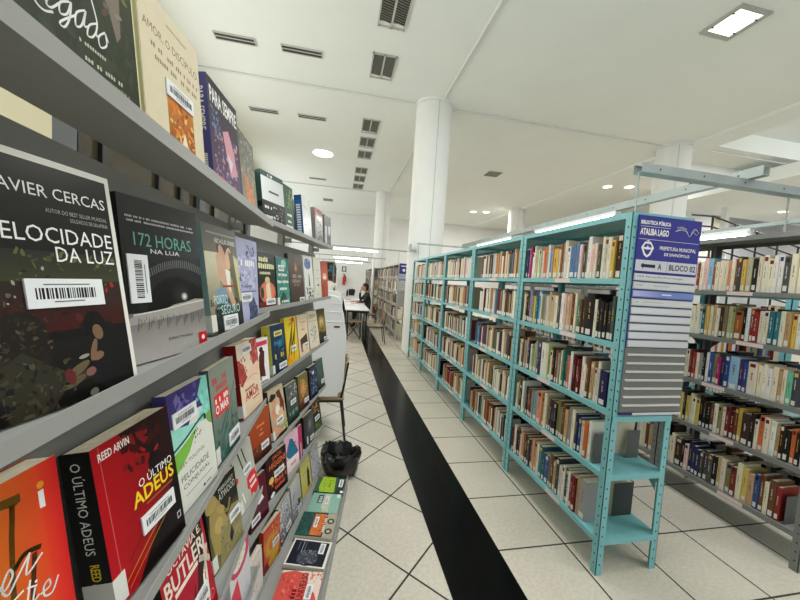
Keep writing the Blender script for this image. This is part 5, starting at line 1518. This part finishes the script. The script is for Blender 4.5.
def chair(x, y, rz, label):
    r = thing('school_chair', label, 'chair', (x, y, 0), rz, 'plywood and black tube chairs')
    r.scale = (1, 1, .93)
    # local: front towards +y
    for sx in (-1, 1):
        m = MB()
        m.tube([(sx * .17, .18, .0), (sx * .16, .16, .38), (sx * .16, .15, .43)], .011)
        m.build('leg', BLK, r, smooth=True)
        m = MB()
        m.tube([(sx * .18, -.23, 0), (sx * .17, -.19, .3), (sx * .165, -.17, .43), (sx * .165, -.19, .55), (sx * .16, -.22, .80)], .011)
        m.build('leg', BLK, r, smooth=True)
    m = MB()
    for sx in (-1, 1):
        m.tube([(sx * .16, .16, .42), (sx * .165, -.17, .42)], .011)
    m.tube([(-.16, .155, .42), (.16, .155, .42)], .011)
    m.tube([(-.165, -.17, .42), (.165, -.17, .42)], .011)
    m.build('seat_frame', BLK, r, smooth=True)
    m = MB()
    n = 9
    for i in range(n):
        a, q = -1 + 2 * i / n, -1 + 2 * (i + 1) / n
        za, zb = .434 + .012 * a * a, .434 + .012 * q * q
        p = [(a * .2, -.2, za), (q * .2, -.2, zb), (q * .2, .19, zb), (a * .2, .19, za)]
        m.add(p + [(u_, v_, w_ + .012) for u_, v_, w_ in p], [(3, 2, 1, 0), (4, 5, 6, 7), (0, 1, 5, 4), (1, 2, 6, 5), (2, 3, 7, 6), (3, 0, 4, 7)])
    m.build('seat', WOOD, r)
    m = MB()
    for i in range(n):
        a, q = -1 + 2 * i / n, -1 + 2 * (i + 1) / n
        ya, yb = -.215 + .03 * a * a, -.215 + .03 * q * q
        p = [(a * .2, ya, .6), (q * .2, yb, .6), (q * .2, yb - .02, .8), (a * .2, ya - .02, .8)]
        m.add(p + [(u_, v_ + .012, w_) for u_, v_, w_ in p], [(0, 1, 2, 3), (7, 6, 5, 4), (4, 5, 1, 0), (5, 6, 2, 1), (6, 7, 3, 2), (7, 4, 0, 3)])
    m.build('backrest', WOOD, r)


chair(-.10, 3.03, math.radians(90), 'plywood chair pushed under the white study carrel')
chair(.90, 7.55, math.radians(90), 'plywood chair at the near right corner of the reading table')
r = thing('stool', 'low dark stool under the near end of the reading table', 'stool', (.42, 8.0, 0))
m = MB()
m.box(-.17, -.17, .43, .17, .17, .455)
m.build('seat', WOOD, r, bevel=.005)
for sx in (-1, 1):
    m = MB()
    m.tube([(sx * .15, .15, 0), (-sx * .15, -.15, .43)], .012)
    m.build('leg', BLK, r, smooth=True)
    m = MB()
    m.tube([(sx * .15, -.15, 0), (sx * .15, -.15, .43)], .012)
    m.build('leg', BLK, r, smooth=True)
chair(.98, 9.95, math.radians(90), 'chair under the seated reader in dark clothes')
chair(.98, 12.2, math.radians(90), 'chair beyond the seated reader')

# black bin bag
rw = random.Random(3)
m = MB()
N = 48
rings = [(.0, .012), (.1, .0), (.122, .02), (.142, .07), (.156, .13), (.163, .18), (.162, .215), (.15, .24), (.13, .25), (.115, .235), (.1, .19), (.08, .14), (.0, .12)]
ph = [rw.uniform(0, 6.28) for _ in range(12)]
V = []
for j, (rr, zz) in enumerate(rings):
    for i in range(N):
        a = 2 * math.pi * i / N
        wv = sum(math.sin(a * f + ph[k] + j * (.35 + .2 * k)) * am for k, (f, am) in enumerate(((2, .03), (3, .035), (5, .04), (9, .03), (16, .025))))
        q = rr * (1 + wv)
        V.append((q * math.cos(a), q * math.sin(a), max(0, zz + (wv * .3 if 4 < j else 0))))
F_ = []
for j in range(len(rings) - 1):
    for i in range(N):
        F_.append((j * N + i, j * N + (i + 1) % N, (j + 1) * N + (i + 1) % N, (j + 1) * N + i))
m.add(V, F_)
o = m.build('waste_bag', mat('black_plastic', (14, 14, 15), 0.25, bump=0.5, nscale=14), smooth=True)
o.location = (.088, 2.43, .0005)
o.scale = (.93, .88, .74)
tag(o, 'open black plastic waste bag standing on the tiles by the display rack', 'waste bag')

# ------------------------------------------------------------------ reading tables and what is on them
TT = mat('table_white', (232, 233, 232), 0.35)
for i in range(4):
    y0 = 7.75 + i * 1.97
    r = thing('reading_table', ['white reading table nearest the camera', 'second white reading table, where the reader sits', 'third white reading table along the aisle', 'farthest white reading table by the end wall'][i], 'table', (.19, y0, 0), 0, 'white reading tables end to end')
    m = MB()
    m.box(0, 0, .722, .58, 1.965, .75)
    m.build('tabletop', TT, r, bevel=.004)
    for sx in (.04, .50):
        for sy in (.08, 1.85):
            m = MB()
            m.box(sx, sy, 0, sx + .035, sy + .035, .7225)
            m.build('leg', BLK, r)
    m = MB()
    m.box(.04, .08, .67, .53, .11, .721)
    m.box(.04, 1.86, .67, .53, 1.885, .721)
    m.build('apron', BLK, r)
rp = random.Random(9)
for i, (x, y, rz, c) in enumerate(((.36, 9.0, .3, (222, 214, 206)), (.5, 9.6, -.2, (206, 180, 170)), (.4, 10.3, .5, (216, 210, 196)), (.34, 11.2, .1, (200, 150, 136)))):
    m = MB()
    m.box(-.1, -.14, 0, .1, .14, .012, 0, lin(c))
    o = m.build('magazine', PRINT)
    o.location = (x, y, .7506)
    o.rotation_euler = (0, 0, rz)
    tag(o, ['pale magazine lying nearest on the reading tables', 'pinkish magazine in front of the reader', 'cream magazine beside the reader', 'reddish magazine farther along the tables'][i], 'magazine', 'magazines on the reading tables')
r = thing('computer_monitor', 'black computer monitor at the far end of the reading tables', 'monitor', (.74, 14.2, .75))
m = MB()
m.box(-.3, -.02, .08, -.02, .02, .26)
m.build('screen', BLK, r)
m = MB()
m.box(-.15, -.02, .012, -.1, .02, .1)
m.box(-.22, -.09, 0, -.03, .09, .012)
m.build('stand', BLK, r)
r = thing('bottle', 'dark drinking bottle on the far reading table', 'bottle', (.36, 13.2, .75))
m = MB()
m.cyl(0, 0, 0, .2, .04, 16)
m.cyl(0, 0, .2, .25, .04, 16, r1=.018)
m.build('body', mat('bottle_dark', (60, 66, 66), 0.3), r, smooth=True)
m = MB()
m.cyl(0, 0, .25, .285, .02, 12)
m.build('cap', BLK, r)
r = thing('bag', 'black bag on the far reading table beside the monitor', 'bag', (.56, 13.9, .75))
m = MB()
m.prism([(-.12, 0), (.12, 0), (.11, .2), (.06, .25), (-.06, .25), (-.11, .2)], -.06, .06, axis='y')
m.build('body', mat('bag_black', (34, 34, 36), 0.7), r, bevel=.02)
m = MB()
m.tube([(-.05, 0, .24), (-.03, 0, .32), (.03, 0, .32), (.05, 0, .24)], .008)
m.build('handle', BLK, r)


# ------------------------------------------------------------------ people
SKIN = mat('skin', (190, 140, 112), 0.55)
HAIR = mat('dark_hair', (26, 22, 20), 0.6)


def skinned(name, joints, edges, mats, parent, mat_fn=None, levels=2):
    me = bpy.data.meshes.new(name)
    me.from_pydata([j[:3] for j in joints], edges, [])
    o = bpy.data.objects.new(name, me)
    COL.objects.link(o)
    o.parent = parent
    o.modifiers.new('skin', 'SKIN')
    sv = me.skin_vertices[0].data if me.skin_vertices else None
    if sv is None:
        bm_ = __import__('bmesh').new()
        bm_.from_mesh(me)
        bm_.verts.layers.skin.verify()
        bm_.to_mesh(me)
        bm_.free()
        sv = me.skin_vertices[0].data
    for i, j in enumerate(joints):
        sv[i].radius = (j[3], j[4] if len(j) > 4 else j[3])
        sv[i].use_root = i == 0
    s = o.modifiers.new('sub', 'SUBSURF')
    s.levels = s.render_levels = levels
    dg = bpy.context.evaluated_depsgraph_get()
    m2 = bpy.data.meshes.new_from_object(o.evaluated_get(dg))
    o.modifiers.clear()
    o.data = m2
    m2.materials.clear()
    for q in mats:
        m2.materials.append(q)
    for p in m2.polygons:
        p.use_smooth = True
        p.material_index = mat_fn(p.center) if mat_fn else 0
    return o


def ellipsoid(mb, c, rx, ry, rz, n=16, k=10):
    pts, fs = [], []
    for j in range(k + 1):
        t_ = math.pi * j / k
        for i in range(n):
            a = 2 * math.pi * i / n
            pts.append((c[0] + rx * math.sin(t_) * math.cos(a), c[1] + ry * math.sin(t_) * math.sin(a), c[2] + rz * math.cos(t_)))
    for j in range(k):
        for i in range(n):
            fs.append((j * n + i, (j + 1) * n + i, (j + 1) * n + (i + 1) % n, j * n + (i + 1) % n))
    mb.add(pts, fs)


def head(parent, c, rz):
    """face towards local +y"""
    h = MB()
    h.M = Matrix.Translation(c) @ Matrix.Rotation(rz, 4, 'Z')
    ellipsoid(h, (0, 0, 0), .076, .095, .115)
    ellipsoid(h, (0, .04, -.06), .055, .055, .055)
    ellipsoid(h, (0, .098, -.015), .013, .018, .024, 8, 6)
    for sx in (-1, 1):
        ellipsoid(h, (sx * .077, -.005, -.01), .01, .02, .03, 8, 6)
    o = h.build('head', SKIN, parent, smooth=True)
    e = MB()
    e.M = h.M
    for sx in (-1, 1):
        ellipsoid(e, (sx * .03, .083, .01), .012, .008, .007, 8, 6)
    e.build('eye', HAIR, o)
    e = MB()
    e.M = h.M
    ellipsoid(e, (0, .092, -.06), .022, .006, .006, 8, 6)
    e.build('mouth', mat('lips', (150, 84, 76), 0.5), o)
    e = MB()
    e.M = h.M
    ellipsoid(e, (0, -.02, .035), .086, .098, .1)
    ellipsoid(e, (0, -.05, -.01), .08, .07, .1)
    e.build('hair', HAIR, o, smooth=True)
    return o


def hand(parent, c, d, up):
    """five separate curled fingers on a palm; d = finger direction"""
    d, up = Vector(d).normalized(), Vector(up).normalized()
    s = d.cross(up).normalized()
    c = Vector(c)
    b = MB()
    ellipsoid(b, tuple(c + d * .04), .032, .032, .03, 10, 8)
    for i, ln in enumerate((.062, .072, .068, .052)):
        a = c + d * .06 + s * (-.027 + .018 * i)
        b.tube([a, a + d * ln * .5, a + d * ln * .85 - up * .012, a + d * ln - up * .03], .008, 7)
    a = c + d * .025 + s * -.03
    b.tube([a, a - s * .022 + d * .02, a - s * .026 + d * .05], .009, 7)
    return b.build('hand', SKIN, parent, smooth=True)


# seated reader, facing the table (-x), hand raised to the face
DK = mat('dark_green_shirt', (40, 48, 44), 0.8)
TR = mat('dark_trousers', (36, 38, 44), 0.8)
pr = thing('person', 'person in dark green shirt reading at the white tables, hand at face', 'person', (.93, 9.95, 0), math.radians(90))
J = [(0, -.02, .53, .15, .12), (0, 0, .72, .14, .105), (0, .04, .92, .165, .11), (0, .06, 1.03, .09, .075), (0, .08, 1.12, .052),
     (-.19, .06, 1.0, .062), (-.24, .16, .80, .047), (-.2, .36, .80, .038), (-.18, .42, .81, .03),
     (.19, .06, 1.0, .062), (.22, .24, .82, .047), (.12, .26, 1.02, .036), (.10, .25, 1.08, .03),
     (-.1, .02, .52, .085), (-.11, .40, .50, .068), (-.11, .42, .25, .05), (-.11, .40, .06, .036), (-.11, .52, .03, .034),
     (.1, .02, .52, .085), (.11, .40, .50, .068), (.11, .42, .25, .05), (.11, .40, .06, .036), (.11, .52, .03, .034)]
E_ = [(0, 1), (1, 2), (2, 3), (3, 4), (2, 5), (5, 6), (6, 7), (7, 8), (2, 9), (9, 10), (10, 11), (11, 12), (0, 13), (13, 14), (14, 15), (15, 16), (16, 17), (0, 18), (18, 19), (19, 20), (20, 21), (21, 22)]


def cloth(p):
    if p.z > 1.07:
        return 1
    if p.z < .60 and not (p.z > .5 and p.y < -.1):
        return 3 if p.z < .1 else 2
    if p.y > .30 and p.z > .6:
        return 1
    return 0


skinned('body', J, E_, [DK, SKIN, TR, BLK], pr, cloth)
head(pr, Vector((0, .13, 1.24)), 0.1)
hand(pr, (-.18, .42, .80), (.2, 1, 0), (0, 0, 1))
hand(pr, (.10, .25, 1.08), (-.2, -.1, 1), (0, 1, .2))

# standing person in white, back turned, beyond the display rack
WS = mat('white_shirt', (232, 230, 222), 0.8)
p2 = thing('person', 'person in white shirt standing beyond the display rack, seen from behind', 'person', (-.26, 8.9, 0), math.radians(20))
J2 = [(0, 0, .90, .15, .11), (0, .0, 1.05, .14, .10), (0, -.01, 1.24, .17, .11), (0, 0, 1.34, .10, .075), (0, .01, 1.40, .052),
      (-.2, 0, 1.28, .06), (-.24, 0, 1.02, .047), (-.25, .05, .80, .036), (-.25, .06, .74, .03),
      (.2, 0, 1.28, .06), (.24, 0, 1.02, .047), (.25, .05, .80, .036), (.25, .06, .74, .03),
      (-.09, 0, .84, .09), (-.1, .01, .47, .062), (-.1, -.02, .25, .052), (-.1, -.02, .07, .036), (-.1, .11, .03, .034),
      (.09, 0, .84, .09), (.1, .01, .47, .062), (.1, -.02, .25, .052), (.1, -.02, .07, .036), (.1, .11, .03, .034)]


def cloth2(p):
    if p.z > 1.365:
        return 1
    if abs(p.x) > .17 and p.z < 1.0:
        return 1
    if p.z < .88:
        return 3 if p.z < .09 else 2
    return 0


skinned('body', J2, E_, [WS, SKIN, TR, BLK], p2, cloth2)
head(p2, Vector((0, .02, 1.53)), 0)
hand(p2, (-.25, .06, .76), (0, .1, -1), (0, 1, 0))
hand(p2, (.25, .06, .76), (0, .1, -1), (0, 1, 0))

# ------------------------------------------------------------------ far wall: extinguisher, sign; pipe
r = thing('fire_extinguisher', 'red fire extinguisher hanging on the far white wall', 'fire extinguisher', (.3, 19.4, 1.05))
m = MB()
m.cyl(0, 0, 0, .46, .085, 18)
m.cyl(0, 0, .46, .54, .085, 18, r1=.03)
m.build('cylinder', mat('extinguisher_red', (196, 40, 44), 0.35), r, smooth=True)
m = MB()
m.cyl(0, 0, .54, .6, .028, 12)
m.box(-.1, -.015, .6, .05, .015, .63)
m.build('valve', BLK, r)
m = MB()
m.tube([(.03, -.02, .57), (.1, -.05, .5), (.1, -.05, .2)], .014)
m.build('hose', BLK, r)
m = MB()
m.box(-.02, .05, .3, .02, .105, .36)
m.build('bracket', GALV, r)
m = MB()
m.box(.13, 19.485, 1.82, .42, 19.498, 2.16, 0, lin((206, 206, 206)))
m.box(.15, 19.482, 1.84, .40, 19.4855, 2.14, 0, lin((60, 30, 34)))
m.box(.20, 19.479, 1.88, .35, 19.4825, 2.10, 0, lin((226, 222, 222)))
tag(m.build('safety_sign', PRINT), 'small dark framed sign on the far wall above the extinguisher', 'sign')
m = MB()
m.cyl(1.22, 11.95, 0, 2.24, .045, 14)
tag(m.build('pipe', mat('pipe_white', (236, 236, 234), 0.5), smooth=True), 'white upright pipe at the end of the light grey bookcases', 'pipe')

# bracket on the near column
m = MB()
m.box(1.40, 6.44, 2.12, 1.52, 6.56, 2.16)
m.box(1.38, 6.42, 2.10, 1.41, 6.58, 2.26)
tag(m.build('column_bracket', GALV), 'small steel bracket fixed to the near white column', 'bracket')

# ------------------------------------------------------------------ stairwell at the right
STB = mat('railing_black', (26, 27, 30), 0.45)
r = thing('stair_railing', 'black metal stair railing beyond the grey bookcases', 'railing', (0, 8.5, 0))
A = (11.75, 4.22)
sl_ = -.18
for k in range(7):
    z = A[1] - .33 * k
    m = MB()
    m.tube([(10.9, 0, z - .03), (A[0], 0, z), (16.5, 0, z + sl_ * (16.5 - A[0]) * 1.0)], .026, 8)
    m.build('rail', STB, r, smooth=True)
for k in range(6):
    x = A[0] + .95 * k
    m = MB()
    zz = A[1] + sl_ * (x - A[0])
    m.tube([(x, 0, zz), (x, 0, .0)], .028, 8)
    m.build('post', STB, r, smooth=True)
r = thing('staircase', 'white staircase behind the black railing', 'stairs', (0, 8.7, 0))
m = MB()
for k in range(12):
    m.box(11.9 + .3 * k, 0, 0, 12.2 + .3 * k, .85, 2.6 - .17 * k)
m.build('steps', mat('stair_white', (206, 208, 210), 0.6), r)
m = MB()
m.box(13.3, 9.9, 0, 14.5, 10.4, 4.75)
m.box(13.25, 9.86, 4.75, 14.55, 10.45, 4.8)
r = tag(m.build('cupboard', mat('cupboard_cream', (206, 200, 180), 0.6)), 'cream cupboard on the landing above the stairs', 'cupboard')
m = MB()
m.box(0, 0, 0, .55, .2, .16)
m.box(.04, .02, -.1, .14, .16, 0)
m.box(.42, .02, -.08, .5, .16, 0)
o = m.build('wall_speaker', mat('speaker_black', (20, 20, 22), 0.5))
o.location = (12.85, 8.4, 4.75)
tag(o, 'black fitting fixed under the landing above the stairs', 'speaker')
# small dark cross on the right-hand column
m = MB()
m.box(-.018, -.015, 0, .018, .015, .32)
m.box(-.085, -.015, .2, .085, .015, .235)
o = m.build('wall_cross', mat('cross_wood', (30, 26, 24), 0.5))
o.location = (8.2, 6.5, 4.02)
tag(o, 'small dark cross hanging on the right-hand white column', 'cross')
